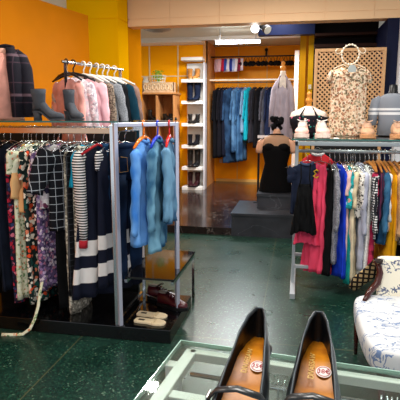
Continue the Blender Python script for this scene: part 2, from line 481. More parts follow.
lg(22, 'long burgundy, pink and navy small floral dress left of the sash dress', 'dress', 'dress', .42, 1.2, floral('#1d1a2c', ('#b4243c', '#d9748a', '#31406e', '#7c1f2f', '#2b2136'), 38, .6, 2), jit=-10, amp=.02)
GF = floral('#dfe0c4', ('#6f8f66', '#c9cba0', '#efe9d2', '#93a878', '#d88a62'), 48, .45, 4)
def sash(g):
    pass
lg(30, 'long pale cream and green leaf print dress with peach cuff and trailing sash', 'dress', 'dress', .44, 1.17, GF, jit=-14, sl=.16, slm=GF, sr=.06, amp=.02)
lg(35, 'peach orange blouse sleeve garment in front of cream leaf print dress', 'blouse', 'blouse', .4, .5, bands(((0, '#e0dcc4'), (.24, '#e9c48e'), (.4, '#eeb075'), (.7, '#eeb075'))), jit=-22, sl=.34, sr=.055, slm=bands(((0, '#dcdcc2'), (.3, '#ecbb82'))))
lg(41, 'long dress of orange poppies and white flowers on dark teal', 'dress', 'dress', .44, 1.2, floral('#1a2a28', ('#ee5530', '#f1e6d5', '#1f5650', '#e38565', '#f0e2d0'), 28, .5, 7), jit=-16, amp=.02, sl=.2)
lg(47, 'black dress with small white blossoms behind the poppy dress', 'dress', 'dress', .42, .95, floral('#1b1820', ('#f2e8e0', '#d9b6ae', '#15131a', '#e9d8ce'), 44, .5, 9), jit=-10, sl=.18)
lg(53, 'lilac and grey paisley print dress left of windowpane top', 'dress', 'dress', .44, 1.08, floral('#5c4a70', ('#bfa8c8', '#3a3152', '#d8c8d2', '#8b6f9d', '#b0708c'), 44, .55, 11), jit=-16, sl=.3, amp=.02)
lg(58, 'white and plum blotched blouse hanging above the lilac paisley dress', 'blouse', 'blouse', .42, .46, floral('#d9cfd6', ('#6b3550', '#efe8ea', '#39324f', '#b792a6'), 22, .5, 12), jit=-18, sl=.16)
lg(67, 'black straight trousers length coat behind the windowpane top', 'coat', 'coat', .4, 1.22, cloth('#0c0c0e'), jit=-8)
lg(72, 'pale stone leaf print long dress, hem lowest by the black dress', 'dress', 'dress', .34, 1.27, floral('#8d8578', ('#d6cdbc', '#b8ad9b', '#5f584f'), 50, .5, 13), jit=0, amp=.01)
WP = plaid('#101118', '#a9adb6', .058, .07)
lg(76, 'black windowpane check top with wide short sleeves', 'top', 'top', .44, .62, WP, jit=-38, dy=-.05, sl=.28, sr=.085, slout=.45)
lg(80, 'black dress with thin white grid lines right of windowpane top', 'dress', 'dress', .38, 1.12, plaid('#0e0e12', '#55585f', .045, .05), jit=-14)
lg(84, 'cyan blue satin top peeping from behind the pale collar', 'top', 'top', .4, .3, cloth('#1593b8'), jit=-10)
lg(88, 'cream and grey houndstooth long scarf coat hanging in narrow fold', 'scarf', 'scarf', .22, 1.06, check('#e2d9c8', '#6a645a', 40, .7), jit=-50, dy=-.08, neck=.05)
lg(92, 'plain black dress hanging between houndstooth strip and striped dress', 'dress', 'dress', .42, .95, cloth('#0b0b10'), jit=-12)
SK = (('0', 0),)
NB = bands(((0, '#14182a'), (.78, '#ece5e2'), (.89, '#14182a'), (.98, '#ece5e2'), (1.09, '#14182a')))
def stripe_extra(g):
    # striped side panel and red neck trim on the sleeve side facing out
    MB().ell([(-.19, 0, -.15, .035, .04), (-.205, 0, -.22, .045, .05), (-.2, 0, -.4, .04, .055), (-.195, 0, -.68, .035, .055), (-.2, 0, -.78, .03, .05)], 16).build('side_panel', stripes('#ece8e6', '#14161f', 2, .019, .5), g, smooth=True)
    MB().tube([(-.2, -.04, -.165), (-.12, -.052, -.118), (-.07, -.035, -.1), (0, -.03, -.125), (.07, -.035, -.1)], .009, 8).build('neck_trim', plain('#b3202c'), g, smooth=True)
    MB().ell([(-.2, 0, -.775, .034, .055), (-.205, 0, -.83, .036, .058)], 16).build('red_band', plain('#b02030'), g, smooth=True)
lg(104, 'navy and white banded flared dress with striped side panel, in front', 'dress', 'dress', .42, 1.1, NB, jit=-38, dy=-.06, flare=1.4, amp=.026, waist=.05, sl=.14, slm=stripes('#ece8e6', '#14161f', 2, .019, .5), extra=stripe_extra)
lg(113, 'navy and white banded dress with red neck, behind the first striped one', 'dress', 'dress', .42, 1.03, bands(((0, '#14182a'), (.74, '#e6dfdc'), (.84, '#14182a'), (.94, '#e6dfdc'), (1.04, '#14182a'))), jit=-20, flare=1.2, amp=.02, coll=plain('#b3202c'), sl=.12, slm=stripes('#ece8e6', '#14161f', 2, .019, .5))
# cloth sash trailing down to the plinth and floor
sp = [(-1.84, 3.3, .42), (-1.835, 3.22, .3), (-1.83, 3.17, .2), (-1.84, 3.13, .12), (-1.87, 3.11, .05), (-1.92, 3.09, .012), (-2.0, 3.07, .01), (-2.07, 3.06, .01)]
tag(MB().tube(sp, [.012]*8, 8, flat=.3).build('fabric_sash', GF, smooth=True), 'pale green printed cloth sash trailing from dress down onto the floor', 'sash')

# ---------------------------------------------------------------- denim rack
A = Vector((-1.205, 3.19, 0)); B = Vector((-.868, 3.52, 0)); D = (B-A).normalized(); dl = (B-A).length
ang = math.atan2(D.y, D.x)
DR = thing('garment_rack', 'narrow white square tube rack with dark glass shelf holding denim', 'clothes rack', (A.x, A.y, .1), 0)
LIL = plain('#c3c4d6', .25, .45, .5)
def db(m, name, mat, **k): return m.xf(Matrix.Translation((-A.x, -A.y, -.1))).build(name, mat, DR, **k)
RM = Matrix.Translation(A) @ Matrix.Rotation(ang, 4, 'Z')
db(MB().box(-.014, .014, -.014, .014, .1, 1.53, RM), 'post', LIL, bevel=.003)
db(MB().box(dl-.014, dl+.014, -.014, .014, .1, 1.53, RM), 'post', LIL, bevel=.003)
db(MB().box(.014, dl-.014, -.014, .014, 1.502, 1.53, RM), 'top_bar', LIL, bevel=.003)
db(MB().tube([(-1.2, 3.74, .135), (-.868, 3.53, .135)], .008, 8), 'lower_bar', CHROME)
db(MB().box(-1.19, -.83, 3.26, 4.0, .425, .44), 'shelf', plain('#0d0c0c', .06, 0, .8), bevel=.002)
db(MB().box(-1.19, -1.17, 3.25, 3.98, .4, .424).box(-.85, -.83, 3.25, 3.98, .4, .424), 'shelf_bracket', CHROME)
db(MB().box(-.85, -.83, 3.96, 3.98, 0.0, .4), 'post', CHROME)
def dg(t, label, name, cat, w, L, mat, jit, hang, hl, **k):
    p = A + D*(dl*t)
    return garment(name, label, cat, (p.x, p.y, 1.516), ang+R90+math.radians(jit), w, L, mat, hang=hang, hl=(hl, None), **k)
def jeans(label, p, rz, w, L, mat, group=None, z0=-.1):
    g = thing('jeans', label, 'jeans', p, rz, group)
    MB().ell([(0, 0, z0, w*.46, .03), (0, 0, z0-.04, w*.47, .035), (0, 0, z0-.12, w*.5, .05), (0, 0, z0-.26, w*.5, .055)], 24, .85, (False, True)).build('hip', mat, g, smooth=True)
    MB().ell([(0, 0, z0+.002, w*.47, .034), (0, 0, z0-.035, w*.48, .038)], 24, .85, (False, False)).build('waistband', mat, g, smooth=True, solid=.004)
    for s in (-1, 1):
        rows = []
        for i in range(9):
            t = i/8; rows.append((s*w*(.25-.02*t), .008*math.sin(5*t+s), z0-.22-(L-.22)*t, w*(.255-.1*t), .05-.012*t+.004*math.sin(9*t)))
        MB().ell(rows, 18, .9, (True, False)).build('leg', mat, g, smooth=True)
    MB().tube([(-w*.3, -.052, z0-.09), (-w*.12, -.056, z0-.1), (-w*.1, -.056, z0-.2), (-w*.35, -.056, z0-.2), (-w*.36, -.052, z0-.09)], .002, 4).build('pocket_seam', plain('#a67a45'), g)
    return g
for x_, lab, Lj, mt_, jt in ((108.5, 'dark indigo jeans at the right end of the long left rail, left of its post', 1.0, denim('#13203a', '#22375a', .6, 1), -30), (114, 'navy blue jeans behind the end post of the long left rail', .95, denim('#16304f', '#2a4c72', .6, 2), -22), (120, 'deep black blue jeans last on the long left rail, left of pale jacket', 1.0, denim('#0f1a2c', '#1f3250', .6, 3), -24)):
    jeans(lab, (L_(x_), LY+.03, LZ), R90+math.radians(jt), .34, Lj, mt_); hanger('wire', (L_(x_), LY+.03, LZ), R90+math.radians(jt), *HL)
pl_ = denim('#2f74cc', '#6fa6e6', .5, 5)
dg(.45, 'bright light blue denim jacket on the orange hanger', 'denim_jacket', 'jacket', .4, .72, pl_, -46, '#f07a12', 'orange plastic hanger holding the bright light blue denim jacket', sl=.58, sr=.06, slout=.05, coll=pl_, th=.04, extra=jacket_extra(STEEL, pl_, .65, .04, front=1))
pm = denim('#174a72', '#7fb2cc', .45, 8)
dg(.68, 'teal faded denim jacket on the blue hanger', 'denim_jacket', 'jacket', .42, .78, pm, -42, '#1236c4', 'deep blue plastic hanger holding teal faded denim jacket', sl=.56, sr=.065, slout=.05, coll=denim('#1d4a6c', '#2f6a92', .6, 2), extra=jacket_extra(STEEL, pm, .7, .03, front=1))
pj = denim('#1f4468', '#6f9bbb', .5, 11)
dg(.88, 'mid blue worn denim jacket on the red hanger by post', 'denim_jacket', 'jacket', .42, .58, pj, -36, '#d3181c', 'red plastic hanger holding worn mid blue denim jacket', sl=.5, sr=.062, slout=.08, coll=pj, extra=jacket_extra(STEEL, pj, .5, .03, front=1))

# ---------------------------------------------------------------- footwear builders
def lerp(a, b, t): return a+(b-a)*t
def interp(tab, t):
    for (a, va), (b, vb) in zip(tab, tab[1:]):
        if t <= b:
            u = (t-a)/(b-a) if b > a else 0; u = u*u*(3-2*u)*.5+u*.5
            return va+(vb-va)*u
    return tab[-1][1]
def foot(L, W, H, heel=0, n=20, toe=.45, clog=None):
    """closed foot upper: heel at y=0, toe at y=-L"""
    hwt = [(0, .32), (.06, .62), (.2, .72), (.45, .74), (.68, 1), (.85, .85), (.95, toe), (1, .12)]
    ht = [(0, .75), (.05, 1), (.3, 1.0), (.55, .72), (.8, .5), (.95, .38), (1, .18)]
    zt = [(0, heel), (.25, heel), (.62, 0), (1, .004)]
    rings = []
    for i in range(25):
        t = i/24; hw = W/2*interp(hwt, t); h = H*interp(ht, t); zb = interp(zt, t)
        r = []
        for j in range(n):
            a = 2*PI*j/n; c, q = math.cos(a), math.sin(a)
            x = hw*math.copysign(abs(c)**.7, c)*(1 if q < 0 else (1-.25*q)); r.append((x, -L*t, zb+h/2+h/2*math.copysign(abs(q)**.8, q)))
        rings.append(r)
    return MB().loft(rings)
def sole_mb(L, W, th, heel=0, over=1.05):
    hwt = [(0, .32), (.06, .62), (.2, .72), (.45, .7), (.68, 1), (.85, .85), (.95, .5), (1, .14)]
    zt = [(0, heel), (.25, heel), (.62, 0), (1, .004)]
    rings = []
    for i in range(21):
        t = i/20; hw = W/2*over*interp(hwt, t); z = interp(zt, t); y = -L*t*(over*.5+.5)+.003
        rings.append([(-hw, y, z), (hw, y, z), (hw, y, z+th), (-hw, y, z+th)])
    return MB().loft(rings)
def boot(label, loc, rz, mat, L=.24, H=.2, heel=.04, shaft=.05, group=None, solem=None, name='ankle_boot', W=.085, hb='heel', parent=None, cat='boot'):
    g = thing(name, label, cat, loc, rz, group); z = .012
    up = foot(L, W, .085, heel)
    up.xf(Matrix.Translation((0, 0, z)))
    up.ell([(0, -L*.22, z+heel+.01, W*.40, L*.2), (0, -L*.2, z+heel+.07, W*.42, L*.19), (0, -L*.19, (z+heel+.07+H)/2, W*.44, shaft), (0, -L*.19, H, W*.5, shaft*1.08)], 20, 1, (True, True))
    up.build('upper', mat, g, smooth=True)
    MB().ell([(0, -L*.19, H+.001, W*.4, shaft*.95), (0, -L*.19, H+.003, W*.4, shaft*.95)], 16).build('lining', BLACK, g)
    sole_mb(L, W, z, heel).build('sole', solem or BLACK, g)
    if heel > .012: MB().ell([(0, -.032, 0, .026, .028), (0, -.03, heel*.5, .024, .026), (0, -.034, heel+z, .034, .034)], 16, .7).build('heel', solem or BLACK, g, smooth=True)
    return g
def sneaker(label, loc, rz, mat, solem, lace, L=.27, group=None):
    g = thing('sneaker', label, 'shoe', loc, rz, group); W = .1
    foot(L, W, .095, 0, toe=.6).xf(Matrix.Translation((0, 0, .02))).build('upper', mat, g, smooth=True)
    sole_mb(L, W, .03, 0, 1.08).build('sole', solem, g, bevel=.004)
    MB().box(-.022, .022, -.2, -.08, 0, .012, Matrix.Translation((0, 0, .082)) @ Matrix.Rotation(.28, 4, 'X')).build('tongue', mat, g, bevel=.004)
    lm = MB()
    for i in range(5):
        y = -.09-.022*i; z = .118-.0078*i
        lm.tube([(-.03, y-.008, z-.012), (-.012, y, z), (.012, y-.006, z), (.03, y+.002, z-.012)], .0035, 6)
    for s in (-1, 1): lm.tube([(0, -.09, .12)]+[(s*(.02+.016*math.sin(a)), -.1-.012*a, .122+.01*math.sin(a)) for a in (.6, 1.6, 2.6)]+[(0, -.095, .12)], .003, 6)
    lm.build('laces', lace, g, smooth=True)
    MB().ell([(0, -.05, .113, .03, .045), (0, -.05, .118, .028, .042)], 18).build('lining', plain('#8f8479'), g, smooth=True)
    return g
def slipper(label, loc, rz, group=None):
    g = thing('slipper', label, 'slipper', loc, rz, group); m = plain('#e6d2ae', .7)
    out = [(0, .5), (.05, .75), (.2, .8), (.45, .74), (.7, 1), (.9, .82), (1, .35)]
    r1 = []
    for i in range(21):
        t = i/20; hw = .048*interp(out, t); y = -.235*t
        r1.append([(-hw, y, 0), (hw, y, 0), (hw, y, .016), (-hw, y, .016)])
    MB().loft(r1).build('footbed', m, g, bevel=.003)
    MB().tube([(-.047, -.15, .006), (-.04, -.15, .02), (0, -.155, .026), (.04, -.15, .02), (.047, -.15, .006)], [.004, .007, .008, .007, .004], 8, flat=.3).build('strap', plain('#d8c19a', .7), g, smooth=True)
    MB().box(-.012, .012, -.075, -.03, .0161, .017).build('insole_mark', plain('#3b3128'), g)
    return g

# on the plinth
slipper('beige flat slipper on black plinth, rear one of the two', (-1.15, 3.405, .1), math.radians(84))
slipper('beige flat slipper on black plinth, front one of the two', (-1.13, 3.285, .1), math.radians(84))
MAR = plain('#4b1019', .3, 0, .5)
def oxford(label, loc, rz):
    g = sneaker(label, loc, rz, MAR, BLACK, plain('#2a0a0f'), .27); g.name = 'lace_up_shoe'; return g
oxford('dark maroon leather lace up shoe behind the slippers, left of the post', (-1.17, 3.74, .1), math.radians(80))
oxford('dark maroon leather lace up shoe at the plinth right corner, sole outward', (-1.05, 3.62, .1), math.radians(70))

# grey boots on the left glass
GB = cloth('#474b52', .12)
boot('grey suede ankle boot on left glass top beside plaid jacket, toe right', (-1.85, 3.3, 1.542), math.radians(86), GB, .24, .215, .055, .052, solem=plain('#3d4046'))
boot('grey suede ankle boot right of its mate, in front of pink cardigan', (-1.67, 3.45, 1.542), math.radians(50), GB, .24, .215, .055, .046, solem=plain('#3d4046'))

# plaid jacket on bust, left glass top
def bust(label, cat, name, loc, rz, skin, w=.4, h=.6, d=.2, neckm=None, cap=None, cream=None):
    g = thing(name, label, cat, loc, rz)
    MB().ell([(0, 0, .0, w*.42, d*.44), (0, 0, h*.3, w*.36, d*.42), (0, 0, h*.65, w*.44, d*.5), (0, 0, h*.82, w*.47, d*.42), (0, 0, h*.9, w*.3, d*.32), (0, 0, h*.94, .055, .055), (0, 0, h*1.02, .048, .048)], 28).build('torso', skin, g, smooth=True)
    if cap: cap(g, h*1.02)
    return g
bust('plain pink bust form on left glass top inside plaid jacket', 'mannequin', 'bust_form', (-2.14, 3.42, 1.542), 0, plain('#dba894'), .34, .5, .17)
JP = plaid('#17151f', '#3d2d38', .14, .05, '#5d4a54')
jk = thing('plaid_jacket', 'dark navy jacket with faint plaid lines open over pink top', 'jacket', (-2.14, 3.42, 1.542), .1)
for s in (-1, 1):
    rows = []
    for (z, cx, rx, ry) in ((.02, .13, .06, .12), (.2, .12, .058, .115), (.38, .11, .06, .12), (.45, .1, .052, .1), (.49, .08, .04, .07), (.515, .06, .025, .05)):
        rows.append((s*cx, 0, z, rx, ry))
    MB().ell(rows, 22, .9).build('front_panel', JP, jk, smooth=True)
    MB().tube([(s*.1, 0, .485), (s*.145, -.005, .44), (s*.17, -.01, .36), (s*.19, -.03, .2), (s*.205, -.05, .03)], [.03, .045, .052, .048, .042], 14).build('sleeve', JP, jk, smooth=True)
MB().ell([(0, .06, .02, .16, .08), (0, .06, .4, .16, .07), (0, .05, .5, .08, .05)], 20).build('back_panel', JP, jk, smooth=True)
MB().tube([(-.07, -.06, .47), (-.075, .01, .52), (0, .05, .535), (.075, .01, .52), (.07, -.06, .47)], .017, 8).build('collar', cloth('#1a1a26'), jk, smooth=True)
tag(MB().ell([(0, 0, .01, .1, .125), (0, 0, .3, .1, .125), (0, 0, .43, .09, .11), (0, 0, .47, .06, .07)], 22).build('knitted_top', cloth('#d9998a'), None, (-2.14, 3.4, 1.544), smooth=True), 'dusty pink knitted top under the open plaid jacket', 'top')

# ---------------------------------------------------------------- second rail behind (pink cardigan)
P2 = thing('rail_stand', 'slim chrome rail stand behind left rack carrying pink and grey jackets', 'clothes rack', (-1.9, 3.95, 0))
def pb(m, name, mat, **k): return m.xf(Matrix.Translation((1.9, -3.95, 0))).build(name, mat, P2, **k)
pb(MB().box(-1.915, -1.89, 3.935, 3.96, 0, 1.995), 'post', CHROME)
pb(MB().box(-1.73, -1.705, 4.72, 4.745, 0, 1.995), 'post', CHROME)
pb(MB().tube([(-1.91, 3.9, 2.005), (-1.71, 4.78, 2.005)], .012, 10), 'top_rail', CHROME, smooth=True)
pb(MB().box(-2.1, -1.7, 4.03, 4.06, 0, .03).box(-1.92, -1.5, 4.72, 4.75, 0, .03), 'foot', CHROME)
p2a = Vector((-1.905, 3.96, 0)); p2b = Vector((-1.76, 4.58, 0)); d2 = math.atan2(p2b.y-p2a.y, p2b.x-p2a.x)
H2 = 'pale plastic hanger on the rail stand behind the left rack'
def pg(t, label, name, cat, w, L, mat, jit, **k):
    p = p2a.lerp(p2b, t)
    return garment(name, label, cat, (p.x, p.y, 2.005), d2-R90+math.radians(jit), w, L, mat, hang='#ddd8d0' if t > .2 else '#151515', hl=((H2, 'pale hangers on the rail stand') if t > .2 else ('black plastic hanger at the near end of the rail stand', 'black hangers on the rail stand')), **k)
pg(0.0, 'salmon pink blouse nearest the chrome post of the rail stand', 'blouse', 'blouse', .36, .62, cloth('#eba7a0'), -16, sl=.5, z0=-.13)
pg(.14, 'silvery grey white blouse between the two pink ones', 'blouse', 'blouse', .34, .6, floral('#c9c4cc', ('#efe9ee', '#a59aa8', '#e3c5cf'), 45, .5, 3), 10, sl=.45, z0=-.11)
pg(.36, 'light pink fluffy cardigan in the middle of the rail stand', 'cardigan', 'cardigan', .4, .62, cloth('#f2b9c3'), 0, sl=.5, sr=.05, z0=-.115)
pg(.5, 'brown grey tweed jacket right of the light pink cardigan', 'jacket', 'jacket', .42, .66, knit('#4b4038', '#9a8a7a', 90), 0, sl=.5, sr=.05, coll=plain('#241c1c'))
pg(.66, 'mid grey wool blazer with lapels on the rail stand', 'blazer', 'jacket', .44, .7, knit('#6d7178', '#9a9ea6', 200), 4, sl=.5, slout=.2, sr=.05, coll=knit('#6d7178', '#9a9ea6', 200))
pg(.8, 'black jacket squeezed between grey blazer and teal coat', 'jacket', 'jacket', .42, .7, cloth('#16181d'), 14, sl=.5)
pg(.92, 'dark teal coat hanging near the far end of rail stand', 'coat', 'coat', .46, .85, cloth('#0d3344'), 4, sl=.6, slout=.22, sr=.055, coll=cloth('#0d3344'))
pg(1.1, 'taupe jacket last on the rail stand behind teal coat', 'jacket', 'jacket', .44, .8, cloth('#8b6f66'), 16, sl=.55)

# ---------------------------------------------------------------- right rack
RR = thing('garment_rack', 'grey metal garment rack with glass top on right', 'clothes rack', (.8, 4.6, 0))
def rb(m, name, mat, **k): return m.xf(Matrix.Translation((-.8, -4.6, 0))).build(name, mat, RR, **k)
rb(MB().box(-.03, .0, 4.5, 4.53, .0, 1.36), 'post', GREYMETAL, bevel=.003)
rb(MB().box(1.7, 1.73, 4.5, 4.53, .0, 1.36), 'post', GREYMETAL, bevel=.003)
for X in (-.035, 1.7): rb(MB().box(X, X+.045, 4.2, 5.1, .0, .05), 'foot', GREYMETAL, bevel=.004)
rb(MB().box(0, 1.7, 4.46, 4.485, .2, .23), 'lower_rail', GREYMETAL, bevel=.003)
rb(MB().box(0, 1.7, 4.86, 4.885, .2, .23), 'lower_rail', GREYMETAL, bevel=.003)
rb(MB().box(.31, .345, 4.46, 4.885, .2, .225).box(.31, .345, 4.48, 4.51, .2, .4), 'brace', GREYMETAL)
rb(MB().box(-.03, 1.73, 4.25, 4.275, 1.325, 1.36).box(-.03, 1.73, 4.93, 4.955, 1.325, 1.36).box(-.03, -.005, 4.25, 4.95, 1.325, 1.36).box(1.7, 1.73, 4.25, 4.95, 1.325, 1.36), 'top_frame', GREYMETAL, bevel=.003)
rb(MB().tube([(-.02, 4.515, 1.262), (1.72, 4.515, 1.262)], .014, 12), 'hanging_rail', GREYMETAL, smooth=True)
rb(MB().box(-.06, 1.76, 4.22, 4.98, 1.372, 1.384), 'glass_top', GLASS)
rb(MB().box(-.06, 1.76, 4.215, 4.22, 1.372, 1.384), 'glass_edge', GLASSEDGE)
for X in (-.02, 1.72):
    for Y in (4.26, 4.94): rb(MB().tube([(X, Y, 1.36), (X, Y, 1.372)], .012, 10), 'stand_off', CHROME)
RY, RZ = 4.515, 1.262
def R_(x): return -.033 + (x-295)/105*.885
HW = ('wire hanger hooked on the right rack rail, bearing one garment', 'wire hangers on the right rail')
HWO = ('brown wooden hanger hooked on the right part of the right rail', 'wooden hangers on the right rail')
def rg(x, label, name, cat, w, L, mat, jit=0, dy=0, **k):
    hk = 'wood' if x > 368 else 'wire'
    return garment(name, label, cat, (R_(x), RY+dy, RZ), R90+math.radians(jit), w, L, mat, hang=k.pop('hang', hk), hl=HWO if hk == 'wood' else HW, **k)
def num_extra(g):
    # yellow figure 3 printed on the front
    pts = [(-.02, .03), (0, .042), (.02, .028), (.004, .006), (.022, -.014), (0, -.03), (-.02, -.018)]
    MB().tube([(x-.075, .066, -.2+z) for x, z in pts], .006, 6).build('printed_number', plain('#e0b62a'), g, smooth=True)
NAVYT = cloth('#1d2438')
rg(308, 'navy blue t-shirt with yellow number print at rack left end', 'navy_tee', 't-shirt', .27, .46, NAVYT, 95, 0, sl=.12, sr=.06, extra=num_extra, coll=plain('#42506e'), drop=.05)
BL = cloth('#0a0a0c')
def strap_extra(mat, w=.11, z=-.24):
    def f(g):
        for s in (-1, 1): MB().tube([(s*.04, 0, -.1), (s*w*.7, -.02, z*.8), (s*w, -.02, z-.02)], .006, 6).build('strap', mat, g, smooth=True)
    return f
bt = garment('tank_top', 'black strappy tank top hanging in front of the navy t-shirt', 'top', (R_(306.5), RY-.12, RZ), 1.62-R90, .13, .44, BL, z0=-.27, neck=.06, flare=1.7, extra=strap_extra(BL, .05, -.28), amp=.02, rag=.02)
rg(319, 'bright coral red top with white lace collar behind the pink dress', 'red_top', 'top', .3, .36, cloth('#e5373f', .1), 80, .14, sl=.12, sr=.06, z0=-.03, coll=plain('#e9dfe0'))
PK = cloth('#ee4a6b', .12)
rg(322, 'long coral pink sleeveless dress with ruffled hem', 'pink_dress', 'dress', .15, .98, PK, 60, -.02, flare=2.1, amp=.028, neck=.04, drop=.14, extra=strap_extra(PK, .05))
tag(body(.13, .3, .035, .05, 1.9, .022, 3, .04, 31, z0=0, rag=.015).build('ruffled_top', cloth('#e8476a', .1), None, (R_(311), RY-.05, .74), 0, smooth=True, solid=.003), 'coral pink ruffled lower layer hanging left of the pink dress', 'top')
rg(331, 'black slim dress right of the coral pink dress', 'dress', 'dress', .34, .98, BLACKCLOTH, 4)
rg(336, 'grey knitted cardigan between black slim dress and royal blue dress', 'cardigan', 'cardigan', .4, .86, knit('#6f6f78', '#9d9da6', 90), 6, sl=.5)
rg(341, 'royal blue shiny dress in the middle of right rack', 'dress', 'dress', .42, .98, cloth('#1c3ec8', .2, .5), 14, flare=1.1, amp=.02)
rg(346, 'pale blush pink long dress right of royal blue', 'dress', 'dress', .38, .98, cloth('#e9bdb6'), 6, sl=.2)
rg(348, 'turquoise printed blouse with short hem', 'blouse', 'blouse', .34, .36, floral('#27b3b8', ('#27b3b8', '#d9efec', '#1c7f86', '#e6a28c'), 30, .6, 2), 14, -.06)
rg(352, 'cream beige long dress next to turquoise blouse', 'dress', 'dress', .42, 1.0, cloth('#dccaa8'), 8, sl=.3, amp=.016)
rg(354, 'teal green dress showing low between cream and pale grey', 'dress', 'dress', .4, 1.03, cloth('#178f88'), 2)
rg(356, 'black and white animal print blouse', 'blouse', 'blouse', .4, .44, floral('#e3ded6', ('#1d1b1e', '#2b2829', '#cfc9c2'), 60, .45, 5), 14, -.03, sl=.3)
rg(361, 'pale lilac grey jacket beside the animal print blouse', 'jacket', 'jacket', .42, .9, cloth('#b4b6c8'), 8, sl=.52, sr=.055, coll=cloth('#b4b6c8'))
rg(366, 'off white lace long dress near the chair back', 'dress', 'dress', .4, .98, knit('#d8d6d2', '#f4f2ee', 70), 8, amp=.018)
rg(370, 'black and white gingham shirt', 'shirt', 'shirt', .42, .62, plaid('#e7e5e4', '#26262c', .022, .45), 10, sl=.5, sr=.05)
rg(374, 'crimson red and black dress hanging right of the gingham shirt', 'dress', 'dress', .42, .88, floral('#8e1a36', ('#a8234a', '#c23359', '#5a0f22'), 20, .7, 6), 2, sl=.2)
rg(378, 'plum striped blouse between crimson dress and denim shirt', 'blouse', 'blouse', .4, .56, stripes('#5a2440', '#2a2238', 1, .02), 4, sl=.4)
rg(381, 'dark blue denim shirt on wooden hanger', 'denim_shirt', 'shirt', .44, .66, denim('#22496e', '#3f7196', .7, 4), 8, sl=.5, sr=.055, coll=denim('#22496e', '#3f7196', .7, 4))
rg(385, 'crisp white shirt right of dark denim shirt', 'shirt', 'shirt', .4, .55, cloth('#e6e4e0'), 6, sl=.4)
rg(390, 'mustard yellow long dress above the chair', 'dress', 'dress', .42, .9, cloth('#f0ab18', .12), 8, amp=.018, flare=1.1)
rg(395, 'camel beige jacket right of the mustard dress', 'jacket', 'jacket', .42, .62, cloth('#cfa377'), 8, sl=.52, sr=.06)
rg(401, 'grey woven plaid shirt near right picture edge', 'shirt', 'shirt', .42, .66, plaid('#8d8b8c', '#5c5a60', .03, .3), 6, sl=.5)
rg(407, 'black long coat at the right picture edge', 'coat', 'coat', .44, .95, BLACKCLOTH, 10, sl=.6)
rg(416, 'charcoal dress just past the black coat', 'dress', 'dress', .42, .9, cloth('#1c1c22'), 8)
SC = plaid('#c8ab7c', '#241c1a', .035, .4)
tag(MB().tube([(.52, 3.19, .665), (.53, 3.28, .66), (.53, 3.36, .6), (.49, 3.4, .52), (.43, 3.42, .46), (.39, 3.42, .4)], [.02, .03, .045, .055, .05, .03], 10, flat=.3).build('checked_scarf', SC, smooth=True), 'tan and black checked scarf hanging down beside the chair arm', 'scarf')

# things on the right glass
PKS = plain('#ecbcae', .6); SOLW = plain('#ead3c6', .6); LW = plain('#f3eeea', .6)
sneaker('pale pink sneaker on right glass, left one of the pair', (.035, 4.6, 1.384), math.radians(-4), PKS, SOLW, LW).scale = (1.2, 1.1, 1.15)
sneaker('pale pink sneaker on right glass, right one of the pair', (.175, 4.59, 1.384), math.radians(6), PKS, SOLW, LW).scale = (1.2, 1.1, 1.15)
TN = plain('#c79a78', .6); TS = plain('#c18b5f', .6); TL = plain('#dcb79c', .6)
sneaker('tan sneaker on right glass beside floral dress', (.565, 4.58, 1.384), math.radians(-2), TN, TS, TL).scale = (1.15, 1.1, 1.12)
sneaker('tan sneaker on right glass in front of grey top', (.8, 4.58, 1.384), math.radians(4), TN, TS, TL).scale = (1.15, 1.1, 1.12)
tag(MB().box(-.02, .02, -.05, .05, 0, .004).build('price_card', plain('#e9e7df'), None, (.3, 4.3, 1.385)), 'small white card lying on right glass top between shoes', 'card')

# floral dress on wire form
WF = thing('wire_form', 'cream wire dress form topped with beaded ring on right glass', 'mannequin', (.42, 4.74, 1.384))
CR = plain('#e6d3b8', .4)
MB().tube([(0, 0, 0), (0, 0, .62)], .008, 8).build('pole', CR, WF, smooth=True)
MB().ell([(0, 0, 0, .09, .09), (0, 0, .012, .085, .085), (0, 0, .02, .02, .02)], 24).build('base', CR, WF, smooth=True)
MB().tube([(.075*math.cos(a), 0, .715+.085*math.sin(a)) for a in [2*PI*i/28 for i in range(29)]], .006, 6).build('ring', CR, WF, smooth=True)
m = MB()
for i in range(18):
    a = 2*PI*i/18; m.sphere((.075*math.cos(a), 0, .715+.085*math.sin(a)), .0095, 8, 6)
m.build('beads', plain('#f2e6d2', .4), WF, smooth=True)
for s in (-1, 1):
    MB().tube([(s*.07, 0, .7)]+[(s*(.105+.022*math.cos(t)), 0, .745+.022*math.sin(t)) for t in [PI+i*.6 for i in range(9)]], .005, 6).build('scroll', CR, WF, smooth=True)
    MB().tube([(0, 0, .6), (s*.06, 0, .63), (s*.13, 0, .6), (s*.15, 0, .55)], .005, 6).build('shoulder_wire', CR, WF, smooth=True)
FD = floral('#dcc4a6', ('#a8795a', '#8d8468', '#cfa285', '#e6d3bd', '#94604a', '#6b5c4a', '#d9c0a2'), 58, .6, 8)
fdr = thing('floral_dress', 'cream sleeveless dress with small rust and olive flowers on wire form', 'dress', (.42, 4.74, 2.08))
b_ = body(.31, .6, .07, .085, 1.08, .014, 3, .05, 4, z0=-.09); b_.build('body', FD, fdr, smooth=True, solid=.003)
for s in (-1, 1): MB().tube([(s*.1, 0, -.12), (s*.15, 0, -.13), (s*.175, -.01, -.18), (s*.17, -.01, -.23)], [.02, .03, .035, .03], 12, flat=.7).build('sleeve', FD, fdr, smooth=True)
MB().tube([(-.08, -.05, -.1), (-.03, -.075, -.15), (0, -.08, -.17), (.03, -.075, -.15), (.08, -.05, -.1)], .012, 8).build('neck_frill', FD, fdr, smooth=True)
